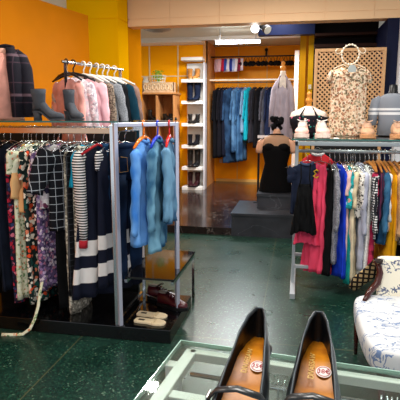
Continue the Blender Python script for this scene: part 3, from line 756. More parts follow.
tag(MB().ell([(0, 0, 0, .032, .005), (0, 0, .03, .036, .005), (0, 0, .06, .02, .005)], 16).build('paper_tag', plain('#a9b0ae'), None, (.43, 4.62, 1.94)), 'grey white paper tag at the neck of the floral dress', 'tag')

# bust with wooden finial, dark floral dress
def finial(g, z, mt, s=1):
    rows = [(0, .03), (.01, .03), (.018, .018), (.03, .022), (.05, .034), (.07, .03), (.085, .016), (.1, .02), (.115, .024), (.13, .015), (.14, .002)]
    MB().ell([(0, 0, z+a*s, r*s, r*s) for a, r in rows], 20).build('finial', mt, g, smooth=True)
FIN = wood('#c87a2a', '#df9a48', (6, 6, 2), .35)
bw = thing('bust_form', 'cream dress form with turned wooden finial behind pink sneakers', 'mannequin', (.08, 4.86, 1.384))
MB().ell([(0, 0, 0, .11, .08), (0, 0, .06, .12, .085), (0, 0, .12, .15, .09), (0, 0, .17, .175, .085), (0, 0, .215, .155, .075), (0, 0, .245, .08, .05), (0, 0, .27, .035, .035)], 26).build('torso', cloth('#e2d3c8', .06), bw, smooth=True)
finial(bw, .265, FIN, 1.0)
dfl = floral('#14131c', ('#14131c', '#c65878', '#e6c8c0', '#14131c', '#2e8f86', '#14131c'), 26, .3, 4)
dd = thing('halter_dress', 'black halter top with scattered coloured flowers on cream form', 'top', (.08, 4.86, 1.384))
MB().ell([(0, 0, .0, .135, .1), (0, 0, .06, .15, .105), (0, 0, .12, .172, .11), (0, 0, .165, .178, .108), (0, 0, .185, .14, .1)], 26, 1, (True, True)).build('body', dfl, dd, smooth=True)
for s in (-1, 1): MB().tube([(s*.1, -.09, .1), (s*.075, -.085, .18), (s*.04, -.03, .245), (0, .03, .26)], [.03, .028, .018, .014], 8, flat=.35).build('strap', dfl, dd, smooth=True)

# grey t-shirt on black mannequin
mb_ = thing('mannequin', 'matte black mannequin torso at right picture edge on glass', 'mannequin', (.81, 4.8, 1.384)); mb_.scale = (.85, .9, 1)
MK = plain('#0f1014', .4)
MB().ell([(0, 0, 0, .13, .09), (0, 0, .15, .12, .085), (0, 0, .26, .15, .1), (0, 0, .33, .14, .085), (0, 0, .365, .07, .06), (0, 0, .39, .045, .048), (0, 0, .45, .04, .045), (0, 0, .455, .03, .035)], 26).build('torso', MK, mb_, smooth=True)
gs = thing('grey_top', 'grey short top with two white chest stripes on black mannequin', 'top', (.81, 4.8, 1.384)); gs.scale = (.85, .9, 1)
GT = bands(((0, '#8b8f98'),))
t_ = NT('greytop'); z_ = t_.sep(t_.coord())[2]
GTM = t_.fin(t_.ramp(z_, [(0, hx('#858a94')), (.19, hx('#e6e6e8')), (.212, hx('#858a94')), (.228, hx('#e6e6e8')), (.25, hx('#858a94'))], 'CONSTANT'), .85, 0, .2)
MB().ell([(0, 0, .01, .145, .1), (0, 0, .15, .135, .095), (0, 0, .26, .16, .108), (0, 0, .335, .15, .095), (0, 0, .365, .1, .075), (0, 0, .378, .065, .062)], 26, 1, (False, False)).build('body', GTM, gs, smooth=True, solid=.003)
for s in (-1, 1): MB().tube([(s*.12, 0, .33), (s*.165, 0, .3), (s*.19, -.01, .22), (s*.2, -.02, .1)], [.04, .055, .05, .045], 14).build('sleeve', GTM, gs, smooth=True)

# ---------------------------------------------------------------- trellis
tr = thing('trellis_panel', 'light wooden lattice panel in dark niche behind floral dress', 'lattice', (.55, 6.25, 0))
x0, x1, z0, z1 = .15-.55, .95-.55, .0, 2.33
W1 = wood('#c4966a', '#d8ac7e')
MB().box(x0, x0+.035, -.02, .02, z0, z1).box(x1-.035, x1, -.02, .02, z0, z1).box(x0, x1, -.021, .021, z1-.035, z1).box(x0, x1, -.021, .021, z0, z0+.04).build('frame', W1, tr)
for q, sg in (('diagonal_slats', 1), ('crossing_slats', -1)):
    m = MB(); pit = .054; yy = .004 if sg > 0 else -.008
    c = -4.0
    while c < 4.0:
        # line x*sg + c = z ; clip to rectangle
        pts = []
        for X in (x0+.03, x1-.03):
            Z = sg*X+c
            if 1.3 <= Z <= z1-.02: pts.append((X, Z))
        for Z in (1.3, z1-.02):
            X = (Z-c)*sg
            if x0+.03 < X < x1-.03: pts.append((X, Z))
        if len(pts) >= 2:
            (a, b), (d, e) = pts[0], pts[1]
            dv = Vector((d-a, 0, e-b)); 
            if dv.length > .02:
                nrm = Vector((-dv.z, 0, dv.x)).normalized()*.0085
                p = Vector((a, yy, b)); r = Vector((d, yy, e)); o2 = Vector((0, .008, 0))
                m.add([p-nrm, p+nrm, r+nrm, r-nrm, p-nrm+o2, p+nrm+o2, r+nrm+o2, r-nrm+o2], [(0,1,2,3), (4,7,6,5), (0,3,7,4), (1,5,6,2), (0,4,5,1), (3,2,6,7)])
        c += pit*1.0
    m.build(q, W1, tr)
MB().box(x0+.03, x1-.03, -.01, .01, .04, 1.3).build('lower_board', BLACK, tr)

# ---------------------------------------------------------------- mannequin with black dress on the block
SKN = plain('#d9a586', .5)
mq = thing('mannequin', 'flesh toned mannequin torso with black hair piece on slate block', 'mannequin', (-.3, 6.95, .51)); mq.scale = (1.08, 1, 1.03)
MB().ell([(0, 0, 0, .16, .1), (0, 0, .15, .17, .11), (0, 0, .38, .12, .085), (0, 0, .55, .16, .11), (0, 0, .66, .175, .1), (0, 0, .72, .14, .08), (0, 0, .755, .06, .055), (0, 0, .8, .045, .048), (0, 0, .84, .045, .05)], 28).build('torso', SKN, mq, smooth=True)
for s in (-1, 1): MB().tube([(s*.14, 0, .68), (s*.19, 0, .65), (s*.215, -.01, .56), (s*.22, -.01, .52)], [.05, .055, .048, .04], 14).build('arm_stump', SKN, mq, smooth=True)
m = MB(); rr_ = random.Random(4)
for i in range(26): m.sphere((rr_.uniform(-.06, .06), rr_.uniform(-.04, .04), .87+rr_.uniform(-.03, .11)), rr_.uniform(.02, .04), 8, 6)
m.build('black_flower_headpiece', BLACKCLOTH, mq, smooth=True)
bd = thing('cocktail_dress', 'short black strapless style dress with sheer nude yoke', 'dress', (-.3, 6.95, .51)); bd.scale = (1.14, 1, 1.03)
MB().ell([(0, 0, .004, .2, .13), (0, 0, .15, .185, .125), (0, 0, .38, .135, .1), (0, 0, .55, .172, .122), (0, 0, .6, .178, .118), (0, 0, .625, .165, .1)], 30, 1, (False, True)).build('body', cloth('#060608', .1), bd, smooth=True)
for s in (-1, 1): MB().sphere((s*.075, -.07, .6), .075, 16, 10, (1, .7, .8)).build('bust_cup', cloth('#060608', .1), bd, smooth=True)
MB().ell([(0, 0, .62, .18, .105), (0, 0, .67, .18, .103), (0, 0, .725, .145, .085), (0, 0, .76, .075, .066)], 28, 1, (False, False)).build('sheer_yoke', plain('#a98468', .7), bd, smooth=True)
MB().tube([(.078*math.cos(a), .068*math.sin(a), .762-.01*math.sin(a)) for a in [2*PI*i/24 for i in range(25)]], .009, 8).build('neck_trim', BLACKCLOTH, bd, smooth=True)
for s in (-1, 1): MB().tube([(s*.15, -.03, .72), (s*.215, -.03, .66), (s*.235, 0, .6)], .008, 6).build('sleeve_trim', BLACKCLOTH, bd, smooth=True)
st_ = thing('sign_stand', 'thin black upright stand with small white card beside the mannequin', 'stand', (-.56, 7.2, .305))
MB().box(-.015, .015, -.01, .01, 0, .98).box(-.06, .06, -.05, .05, 0, .01).build('pole', BLACK, st_)
MB().box(-.02, .13, -.016, -.011, .93, .97).build('card', plain('#e3e3ea'), st_)

# ---------------------------------------------------------------- coat on stand with finial (alcove front)
cs = thing('dress_form', 'tall dress form with wooden finial wearing mauve grey coat', 'mannequin', (-.26, 7.6, .1))
MB().tube([(0, 0, 0), (0, 0, 1.4)], .018, 10).build('pole', BLACK, cs)
MB().ell([(0, 0, 0, .16, .16), (0, 0, .02, .14, .14), (0, 0, .04, .03, .03)], 24).build('base', BLACK, cs)
MB().ell([(0, 0, 1.35, .1, .08), (0, 0, 1.7, .1, .08), (0, 0, 1.9, .09, .07), (0, 0, 1.98, .06, .05), (0, 0, 2.06, .04, .04), (0, 0, 2.09, .04, .04)], 24).build('torso', cloth('#ddd0c4'), cs, smooth=True)
finial(cs, 2.06, FIN, 1.25)
MC = cloth('#a89fac', .1)
cc = thing('long_coat', 'mauve grey long coat on the finial topped dress form', 'coat', (-.26, 7.6, 2.16))
body(.26, 1.15, .09, .035, 1.45, .02, 3, .2, 5, z0=-.02).build('body', MC, cc, smooth=True, solid=.004)
for s in (-1, 1): MB().tube([(s*.07, 0, -.12), (s*.12, -.02, -.24), (s*.145, -.05, -.5), (s*.155, -.07, -.78)], [.035, .045, .042, .036], 12).build('sleeve', MC, cc, smooth=True)
MB().tube([(-.06, -.08, -.2), (-.05, -.06, -.06), (0, .03, -.01), (.05, -.06, -.06), (.06, -.08, -.2)], .018, 8, flat=.5).build('collar', MC, cc, smooth=True)

# ---------------------------------------------------------------- alcove rails and clothes
ar = MB().box(-1.80, .05, 10.15, 10.18, 2.215, 2.245)
tag(ar.build('shelf_bar', paint('#eadfca')), 'cream shelf bar across the orange alcove above the coats', 'rail')
tag(MB().tube([(-1.80, 10.35, 2.19), (.05, 10.35, 2.19)], .014, 10).build('lower_clothes_rail', STEEL, smooth=True), 'steel clothes rail under the cream bar in the alcove', 'rail')
tag(MB().tube([(-1.80, 10.3, 2.69), (.05, 10.3, 2.69)], .014, 10).build('upper_clothes_rail', plain('#3b3230', .4), smooth=True), 'thin dark upper rail across the top of the alcove', 'rail')
AL = [
 (0, 'black long coat first from the left on the alcove rail', 'coat', .46, 1.42, cloth('#0e0e13'), 20),
 (.09, 'black narrow coat second from the left on the alcove rail', 'coat', .44, 1.4, cloth('#14141c'), 20),
 (.17, 'very dark navy coat third from the left on the alcove rail', 'coat', .44, 1.38, cloth('#15192a'), 20),
 (.27, 'dark washed denim dress in the alcove, longest of the blues', 'dress', .46, 1.52, denim('#12223a', '#2f4d70', .6, 2), 35),
 (.38, 'blue denim long shirt with pale wash in the alcove', 'shirt', .42, 1.3, denim('#27486e', '#5c87b0', .6, 5), 25),
 (.47, 'mid blue denim coat reaching almost the alcove floor line', 'coat', .42, 1.48, denim('#1f3f66', '#446f99', .6, 7), 20),
 (.55, 'pale blue shirt hanging left of the turquoise jacket', 'shirt', .38, .9, denim('#4d7194', '#86a5c0', .6, 8), 20),
 (.62, 'bright turquoise padded jacket in the alcove', 'jacket', .42, 1.05, cloth('#12a0b4', .15), 20),
 (.73, 'charcoal jacket right of the turquoise padded one', 'jacket', .44, 1.1, cloth('#2b2a32'), 20),
 (.85, 'black parka in the middle right of the alcove rail', 'coat', .46, 1.2, cloth('#101014'), 30),
 (.97, 'grey wool coat between black parka and navy coat', 'coat', .44, 1.15, cloth('#4b4b54'), 25),
 (1.06, 'navy coat right of the grey wool coat', 'coat', .44, 1.12, cloth('#1b2440'), 25),
 (1.16, 'dark blue raincoat left of the mauve grey coat', 'coat', .44, 1.15, cloth('#152a44'), 25),
 (1.27, 'dark indigo coat partly hidden by the mauve grey coat', 'coat', .44, 1.1, cloth('#1a2236'), 20),
]
HAL = ('thin hanger on the lower alcove rail, bearing one coat or shirt', 'hangers on the lower alcove rail')
for dx, lab, kind, w_, L_2, mt, jit in AL:
    garment(kind, lab, kind, (-1.64+dx*1.0, 10.35, 2.19), R90+math.radians(-jit), w_, L_2, mt, sl=min(.6, L_2*.55), hang='wire', hl=HAL, th=.05, coll=mt)
# small items on upper rail
CLS = ['#d9b9c4', '#c22c44', '#3a55b0', '#e8e4ea', '#2b3f9a', '#b8c4e6', '#e7e2e6', '#8a2c46', '#d6c9cf']
nm = ['rose', 'crimson', 'mid blue', 'cream white', 'deep blue', 'pale sky blue', 'chalk white', 'maroon', 'beige pink']
for i, c in enumerate(CLS):
    o = body(.22, .26-.01*(i % 3), .012, .08, .8, .006, 3, .03, i, z0=-.03).build('swim_top', cloth(c), None, (-1.66+.055*i, 10.3, 2.69), R90+math.radians(50), smooth=True, solid=.003)
    MB().tube([(0, 0, .012), (.01, 0, -.01), (0, 0, -.045)], .004, 6).build('clip_hook', STEEL, o)
    tag(o, nm[i]+' small top clipped on the upper alcove rail, left cluster', 'top')
bk = None
for i in range(13):
    x = -1.14+.083*i
    m = MB()
    for s in (-1, 1): m.sphere((s*.055, 0, -.14), .055, 10, 8, (1, .6, .9)); m.tube([(s*.05, 0, -.1), (s*.03, 0, -.04), (0, 0, .01)], .004, 5)
    m.tube([(-.11, 0, -.13), (0, .01, -.17), (.11, 0, -.13)], .008, 6)
    if bk is None:
        bk = m.build('bikini_top', BLACKCLOTH, None, (x, 10.3, 2.69), .5, smooth=True)
        tag(bk, 'small black lingerie top hanging in the right cluster of upper alcove rail', 'lingerie', 'black lingerie tops on the upper rail')
    else:
        o = bk.copy(); C.objects.link(o); o.location = (x, 10.3, 2.69); o.rotation_euler = (0, 0, .3+.5*(i % 3))
tag(MB().tube([(0, 0, 0), (0, 0, -.14)], .018, 8).sphere((0, 0, 0), .035, 8, 6).build('wall_hook', BLACK, None, (-.72, 10.7, 2.86), smooth=True), 'black hook high on the alcove back wall', 'hook')
tag(MB().box(-.03, .03, -.01, 0, -.04, .04).build('wall_socket', plain('#e2c8b4', .4), None, (-1.66, 10.79, .55), bevel=.004), 'small pale socket low on the alcove orange wall', 'socket')
tag(MB().box(-.02, .02, -.01, 0, -.03, .03).build('light_switch', plain('#f0ead2', .4), None, (.125, 7.395, 1.95), bevel=.003), 'small white switch on the yellow post by the trellis', 'switch')

# ---------------------------------------------------------------- white shoe shelf
ws = thing('shoe_shelf', 'tall narrow white shoe shelf against orange wall', 'shelf', (-2.0, 9.65, .1))
MB().box(-.17, .2, .07, .1, 0, 2.42).build('back_panel', WHITE, ws)
MB().box(.185, .215, -.12, .1, 0, 2.42).build('side_panel', paint('#c9c9cf'), ws)
SZ = [0.02, .41, .83, 1.25, 1.67, 2.07, 2.47]
for z in SZ: MB().box(-.22, .185, -.22, .07, z-.02, z+.04).build('shelf_board', WHITE, ws, bevel=.003)
def pairs(i, label, mat, fn, **k):
    for s, wd in ((-1, 'left'), (1, 'right')):
        fn(label % wd, (-2.0+s*.085-.01, 9.64, .1+SZ[i]+.04), math.radians(14*s*-1), mat, **k)
pairs(5, 'tan ankle boot on topmost occupied white shelf, %s of pair', cloth('#c08444'), boot, L=.24, H=.2, heel=.03, W=.11, solem=plain('#e0c49a'))
pairs(4, 'dark navy tall boot below the tan boots, %s of pair', cloth('#141d33'), boot, L=.26, H=.34, heel=.03, W=.13, shaft=.07)
pairs(3, 'black low shoe on the white shelf under navy boots, %s of pair', BLACKLEATHER, boot, L=.24, H=.17, heel=.04, W=.1)
pairs(2, 'black heeled shoe on the middle low white shelf, %s of pair', cloth('#121116'), boot, L=.24, H=.2, heel=.05, W=.1)
pairs(1, 'black tall boot on the second lowest white shelf, %s of pair', BLACKLEATHER, boot, L=.25, H=.32, heel=.03, W=.12, shaft=.065)
pairs(0, 'dark brown red lace boot on the bottom white shelf, %s of pair', plain('#34141a', .4), boot, L=.25, H=.27, heel=.04, W=.11, shaft=.055)

# ---------------------------------------------------------------- wooden cabinet
WC = wood('#b57b48', '#c98f5a', (2, 2, .5)); cb = thing('open_cabinet', 'light wood open cabinet with two compartments against orange wall', 'cabinet', (-2.62, 9.5, .1))
MB().box(-.36, .3, .2, .22, 0, 1.83).build('back_panel', wood('#a86c3a', '#b97c48', (2, 2, .5)), cb)
MB().box(-.36, -.335, -.22, .2, 0, 1.83).build('side_panel', WC, cb)
MB().box(.275, .3, -.22, .2, 0, 1.83).build('side_panel', WC, cb)
MB().box(-.06, -.025, -.22, .2, 0, 1.81).build('divider', WC, cb)
MB().box(-.38, .33, -.24, .22, 1.83, 1.86).build('top', WC, cb)
for X in (-.335, -.025): MB().box(X, X+(.275 if X < -.1 else .3), -.2, .2, 1.33, 1.345).build('shelf', STEEL, cb)
for X in (-.335, -.025): MB().box(X, X+(.275 if X < -.1 else .3), -.2, .2, .7, .715).build('shelf', WC, cb)
def cabshoe(label, x, rz, H=.12):
    boot(label, (-2.62+x, 9.46, 1.445), rz, BLACKLEATHER, L=.24, H=H, heel=.03, name='black_shoe', cat='shoe')
cabshoe('black ankle boot in left compartment of wooden cabinet', -.27, 1.2, .2)
cabshoe('black shoe in right cabinet compartment, left one', .03, 1.0)
cabshoe('black shoe in right cabinet compartment, right one', .15, .9)
# ornate tray + basket + plant on top
ot = thing('carved_tray', 'cream carved wooden tray standing on top of the cabinet', 'tray', (-2.64, 9.42, 1.96))
MB().box(-.3, .3, -.1, .1, 0, .02).build('bottom', wood('#c9a27a', '#dcbb94'), ot)
m = MB().box(-.3, .3, -.1, -.085, .02, .19).box(-.3, .3, .085, .1, .02, .19).box(-.3, -.285, -.1, .1, .02, .19).box(.285, .3, -.1, .1, .02, .19)
m.build('sides', wood('#cda57c', '#e0c09a'), ot)
m = MB()
for i in range(7): m.tube([(-.255+.085*i+.03*math.cos(a), -.106, .105+.055*math.sin(a)) for a in [2*PI*k/12 for k in range(13)]], .007, 6)
m.build('carving', plain('#ecd6b4'), ot, smooth=True)
bs = thing('wire_basket', 'small white wire basket on the carved tray holding green plant', 'basket', (-2.66, 9.42, 2.15))
m = MB()
for z in (0.01, .07, .13): m.tube([(.13*(1+z)*math.cos(a), .08*math.sin(a), z) for a in [2*PI*k/20 for k in range(21)]], .005, 6)
for k in range(16): a = 2*PI*k/16; m.tube([(.13*math.cos(a), .08*math.sin(a), .01), (.147*math.cos(a), .08*math.sin(a), .13)], .003, 5)
m.build('wire_frame', plain('#d9dcd4'), bs); MB().box(-.12, .12, -.07, .07, .0, .008).build('bottom', plain('#d9dcd4'), bs)
pt = thing('green_plant', 'small light green leafy plant in the white basket', 'plant', (-2.66, 9.42, 2.16))
m = MB(); r = random.Random(2)
for i in range(60):
    a = r.uniform(0, 6.28); rad = r.uniform(.02, .11); z = r.uniform(.05, .2); c = Vector((rad*math.cos(a), rad*.6*math.sin(a), z))
    d = Vector((r.uniform(-1, 1), r.uniform(-1, 1), r.uniform(0, 1))).normalized()*.05; e = d.cross(Vector((0, 0, 1))).normalized()*.018
    m.add([c, c+d*.5+e, c+d, c+d*.5-e, c+d*.5+Vector((0, 0, .004))], [(0, 1, 4), (1, 2, 4), (2, 3, 4), (3, 0, 4)])
    m.tube([(0, 0, 0), tuple(c)], .002, 4)
m.build('leaves', plain('#8fc040', .5), pt)
tag(MB().ell([(0, 0, 0, .07, .07), (0, 0, .22, .07, .07), (0, 0, .26, .05, .05), (0, 0, .3, .05, .05)], 20).build('glass_jar', plain('#d5cfc4', .2), None, (-2.93, 9.5, 1.96), smooth=True), 'pale glass jar at the left end of the cabinet top', 'jar')

# ---------------------------------------------------------------- lamps
tb = thing('fluorescent_lamp', 'long white fluorescent tube lamp under rear ceiling', 'lamp', (-1.04, 8.5, 2.73))
em = NT('tube'); em.b.inputs['Emission Color'].default_value = (.85, .93, 1, 1); em.b.inputs['Emission Strength'].default_value = 22; EM = em.m
MB().tube([(-.36, 0, 0), (.36, 0, 0)], .024, 12).build('tube', EM, tb, smooth=True)
MB().box(-.38, .38, -.02, .02, .03, .045).box(-.3, -.29, -.005, .005, .04, .22).box(.29, .3, -.005, .005, .04, .22).build('housing', plain('#8d9096'), tb)
sb = NT('spot'); sb.b.inputs['Emission Color'].default_value = (1, .95, .85, 1); sb.b.inputs['Emission Strength'].default_value = 14; SB = sb.m
def spot(label, loc, aim, e):
    g = thing('spotlight', label, 'spotlight', loc)
    d = Vector(aim).normalized(); 
    MB().tube([d*-.08, d*.06], [.045, .06], 16).build('housing', plain('#6b6d72', .3, .6), g, smooth=True)
    MB().tube([d*.0601, d*.064], .052, 16).build('lens', e, g)
    MB().tube([(0, 0, 0), (0, .02, .12)], .01, 6).build('bracket', BLACK, g)
    return g
track = MB().box(-.8, -.4, 6.98, 7.02, 2.86, 2.89)
tag(track.box(-.61, -.59, 6.99, 7.01, 2.89, 2.95).build('spotlight_track', BLACK), 'short black track on rear ceiling carrying two spotlights', 'track')
spot('lit spotlight left of the pair, facing the shop front', (-.62, 7.0, 2.71), (-.05, -1, -.35), SB)
spot('angled unlit spotlight right of the lit one', (-.49, 7.0, 2.70), (.5, -.6, -.5), plain('#e8e6dc', .2))
sl_ = bpy.data.lights.new('spotlight_beam', 'SPOT'); sl_.energy = 20; sl_.spot_size = 1.0; sl_.color = (1, .93, .82); sl_.shadow_soft_size = .05
so = bpy.data.objects.new('spotlight_beam', sl_); C.objects.link(so); so.location = (-.62, 6.9, 2.66); so.rotation_euler = Vector((-.05, -1, -.35)).to_track_quat('-Z', 'Y').to_euler()
cv = thing('ceiling_vent', 'round metal ceiling vent in rear room ceiling at left', 'vent', (-2.35, 8.3, 2.93))
for k in range(4): MB().ell([(0, 0, 0-.012*k, .22-.045*k, .22-.045*k), (0, 0, .012-.012*k, .23-.045*k, .23-.045*k)], 28).build('ring', plain('#9b9c96', .4), cv, smooth=True)

# ---------------------------------------------------------------- chair
TO = None
t = NT('toile'); v = t.coord((1, 2.2, 1)); n1 = t.n('ShaderNodeTexNoise'); n1.inputs['Scale'].default_value = 9; n1.inputs['Detail'].default_value = 6; n1.inputs['Distortion'].default_value = 1.5; t.l(v, n1.inputs['Vector'])
d_ = t.math('ABSOLUTE', t.math('SUBTRACT', n1.outputs[0], .5)); mk = t.math('GREATER_THAN', t.noise(v, 7, 2), .5)
lines = t.math('MULTIPLY', t.math('LESS_THAN', d_, .03), mk)
TOILE = t.fin(t.mix(lines, hx('#cfd2d4'), hx('#6d84ab')), .85, 0, .2)
t = NT('toile_back'); v = t.coord(); vo = t.n('ShaderNodeTexVoronoi'); vo.inputs['Scale'].default_value = 34; t.l(v, vo.inputs[0]); mk = t.math('GREATER_THAN', t.noise(v, 9, 2), .5)
n2 = t.math('ABSOLUTE', t.math('SUBTRACT', t.noise(v, 34, 3), .5))
TOILEB = t.fin(t.mix(t.math('MULTIPLY', t.math('LESS_THAN', n2, .05), mk), hx('#e6dfcc'), hx('#5d6680')), .85, 0, .2)
MAH = plain('#3f120e', .25, 0, .5)
ch = thing('armchair', 'low chair upholstered in white blue toile with dark mahogany frame', 'chair', (.85, 2.95, 0))
cx, cy = .85, 2.95
def cbx(m): return m.xf(Matrix.Translation((-cx, -cy, 0)))
rows = []
for z, o in ((.3, .0), (.33, .012), (.41, .018), (.44, .008), (.452, -.02)):
    r_ = []
    for (X, Y) in ((.40, 3.22), (.7, 3.24), (1.1, 3.24), (1.3, 3.22), (1.31, 2.9), (1.33, 2.5), (1.28, 2.4), (.85, 2.36), (.44, 2.4), (.385, 2.48), (.375, 2.8), (.38, 3.1)):
        c_ = Vector((X-.85, Y-2.8)); c2 = c_*(1+o/c_.length); r_.append((c2.x+.85, c2.y+2.8, z))
    rows.append(r_)
seat = cbx(MB().loft(rows)).build('seat', TOILE, ch, smooth=True, sub=2)
m = MB(); rows = []
for z, yo, dx in ((.4, 3.2, 0), (.44, 3.2, 0), (.5, 3.22, .0), (.6, 3.25, .0), (.665, 3.27, .0), (.67, 3.275, .01)):
    rows.append([(.525+dx, yo, z), (.545+dx, yo, z), (.85, yo+.02, z), (1.2-dx, yo, z), (1.2-dx, yo+.08, z), (.85, yo+.1, z), (.545+dx, yo+.08, z), (.525+dx, yo+.08, z)])
cbx(m.loft(rows)).build('backrest', TOILEB, ch, smooth=True, sub=2)
for s, X in ((1, .42), (-1, 1.28)):
    pts = [(X+s*.01, 3.08, .45), (X+s*.05, 3.17, .475), (X+s*.1, 3.2, .53), (X+s*.115, 3.22, .59), (X+s*.105, 3.24, .64), (X+s*.08, 3.25, .66)]
    cbx(MB().tube(pts, [.013, .019, .022, .021, .018, .011], 12)).build('back_frame', MAH, ch, smooth=True)
    cbx(MB().tube([(X, 3.24, .31), (X-s*.005, 3.25, .15), (X-s*.0, 3.27, 0)], [.022, .016, .012], 10)).build('leg', MAH, ch, smooth=True)
    cbx(MB().tube([(X+s*.03, 2.46, .31), (X+s*.03, 2.44, .15), (X+s*.03, 2.43, 0)], [.022, .016, .012], 10)).build('leg', MAH, ch, smooth=True)
cbx(MB().box(.42, 1.28, 2.42, 2.44, .27, .31).box(.42, 1.28, 3.2, 3.22, .27, .31).box(.42, .44, 2.42, 3.22, .27, .31).box(1.26, 1.28, 2.42, 3.22, .27, .31)).build('apron', MAH, ch)

# ---------------------------------------------------------------- front display rack with glass top
GZ = 1.2
FR = thing('display_rack', 'white metal display rack with clear glass top in the foreground', 'display rack', (.28, .451, 0), -.11)
FM = Matrix.Translation((.28, .451, 0)) @ Matrix.Rotation(-.11, 4, 'Z') @ Matrix.Translation((-.3, -.5, 0))
def fb(m, name, mat, **k): return m.xf(Matrix.Translation((-.3, -.5, 0))).build(name, mat, FR, **k)
FW = plain('#efebe6', .35, 0, .5)
fb(MB().box(-.21, .75, .2, .805, GZ-.008, GZ), 'glass_top', GLASS)
fb(MB().box(-.21, .75, .805, .807, GZ-.008, GZ).box(-.212, -.21, .2, .807, GZ-.008, GZ), 'glass_edge', plain('#9fc4b8', .1, 0, .8))
fb(MB().box(-.19, .72, .786, .802, GZ-.026, GZ-.010), 'back_rail', FW, bevel=.002)
fb(MB().box(-.198, -.178, .22, .80, GZ-.026, GZ-.010), 'side_rail', FW, bevel=.002)
fb(MB().box(.70, .72, .22, .80, GZ-.026, GZ-.010), 'side_rail', FW, bevel=.002)
for X in (-.214, .70):
    fb(MB().box(X, X+.024, .735, .755, 0, GZ-.012), 'post', FW, bevel=.002)
    fb(MB().box(X-.0, X+.03, .45, .95, 0, .03), 'foot', FW, bevel=.002)
fb(MB().box(-.178, .70, .655, .675, GZ-.03, GZ-.015), 'cross_bar', FW, bevel=.002)
fb(MB().tube([(-.178, .76, GZ-.035), (.7, .76, GZ-.035)], .004, 10), 'hanging_rail', CHROME, smooth=True)
t = NT('perforated'); v = t.coord(); 
s3 = t.sep(v); fx = t.math('FRACT', t.math('MULTIPLY', s3[0], 70)); fy = t.math('FRACT', t.math('MULTIPLY', s3[1], 110))
mk = t.math('MULTIPLY', t.math('LESS_THAN', fx, .45), t.math('LESS_THAN', fy, .4))
PERF = t.fin(t.mix(mk, hx('#aebfc2'), hx('#6f8288')), .4, .2, .4)
fb(MB().box(.05, .70, .4, .75, GZ-.075, GZ-.07), 'perforated_shelf', PERF)
hg = None
for i, X in enumerate([-.03, -.02, -.008, .003, .125, .133, .140, .147, .155, .163, .172]):
    z = GZ-.035
    if hg is None:
        m = MB().tube([(0, .012, -.012)] + [(0, .009*math.cos(a), .002+.012*math.sin(a)) for a in [PI*i_/8 for i_ in range(9)]] + [(0, -.009, -.1), (0, -.009, -.16)], .0016, 6)
        m.tube([(0, -.15, -.2), (0, -.009, -.16), (0, .13, -.2), (0, -.15, -.2)], .0016, 6)
        hg = m.build('chrome_hanger', CHROME, None, FM @ Vector((X, .76, z)), smooth=True)
        tag(hg, 'thin chrome hanger hooked on the rail beneath the foreground glass', 'hanger', 'chrome hangers under the foreground glass')
    else:
        o = hg.copy(); C.objects.link(o); o.location = FM @ Vector((X, .76, z)); o.rotation_euler = (0, 0, -.11+.12*(i % 3-1))
pl = thing('white_bowl', 'white round bowl under the glass at lower right corner', 'bowl', (.215, .64, GZ-.07))
MB().ell([(0, 0, 0, .03, .03), (0, 0, .006, .035, .035), (0, 0, .03, .05, .05), (0, 0, .031, .047, .047), (0, 0, .01, .03, .03)], 32).build('bowl', plain('#e9ece8', .2), pl, smooth=True)

# ---------------------------------------------------------------- foreground heeled shoes (heels away, toes towards the viewer)
TAN = None
t = NT('insole'); v = t.coord(); n = t.noise(v, 30, 3)
INS = t.fin(t.ramp(n, [(.3, hx('#8c4a08')), (.7, hx('#d08416'))]), .35, 0, .3)
t = NT('leather'); v = t.coord(); t.bump(t.noise(v, 300, 2), .2, .0005); LEA = t.fin(hx('#15191d'), .3, 0, .6)
LIN = plain('#1a120e', .5, 0, .3)
def text(parent, body_, size, loc, rz, mat, name, rx=0, font_ex=.0002):
    c = bpy.data.curves.new(name, 'FONT'); c.body = body_; c.size = size; c.align_x = 'CENTER'; c.align_y = 'CENTER'; c.extrude = font_ex
    o = bpy.data.objects.new(name, c); C.objects.link(o)
    dg_ = bpy.context.evaluated_depsgraph_get(); me = bpy.data.meshes.new_from_object(o.evaluated_get(dg_)); bpy.data.objects.remove(o)
    o = bpy.data.objects.new(name, me); C.objects.link(o); me.materials.append(mat); o.parent = parent; o.location = loc; o.rotation_euler = (rx, 0, rz); return o
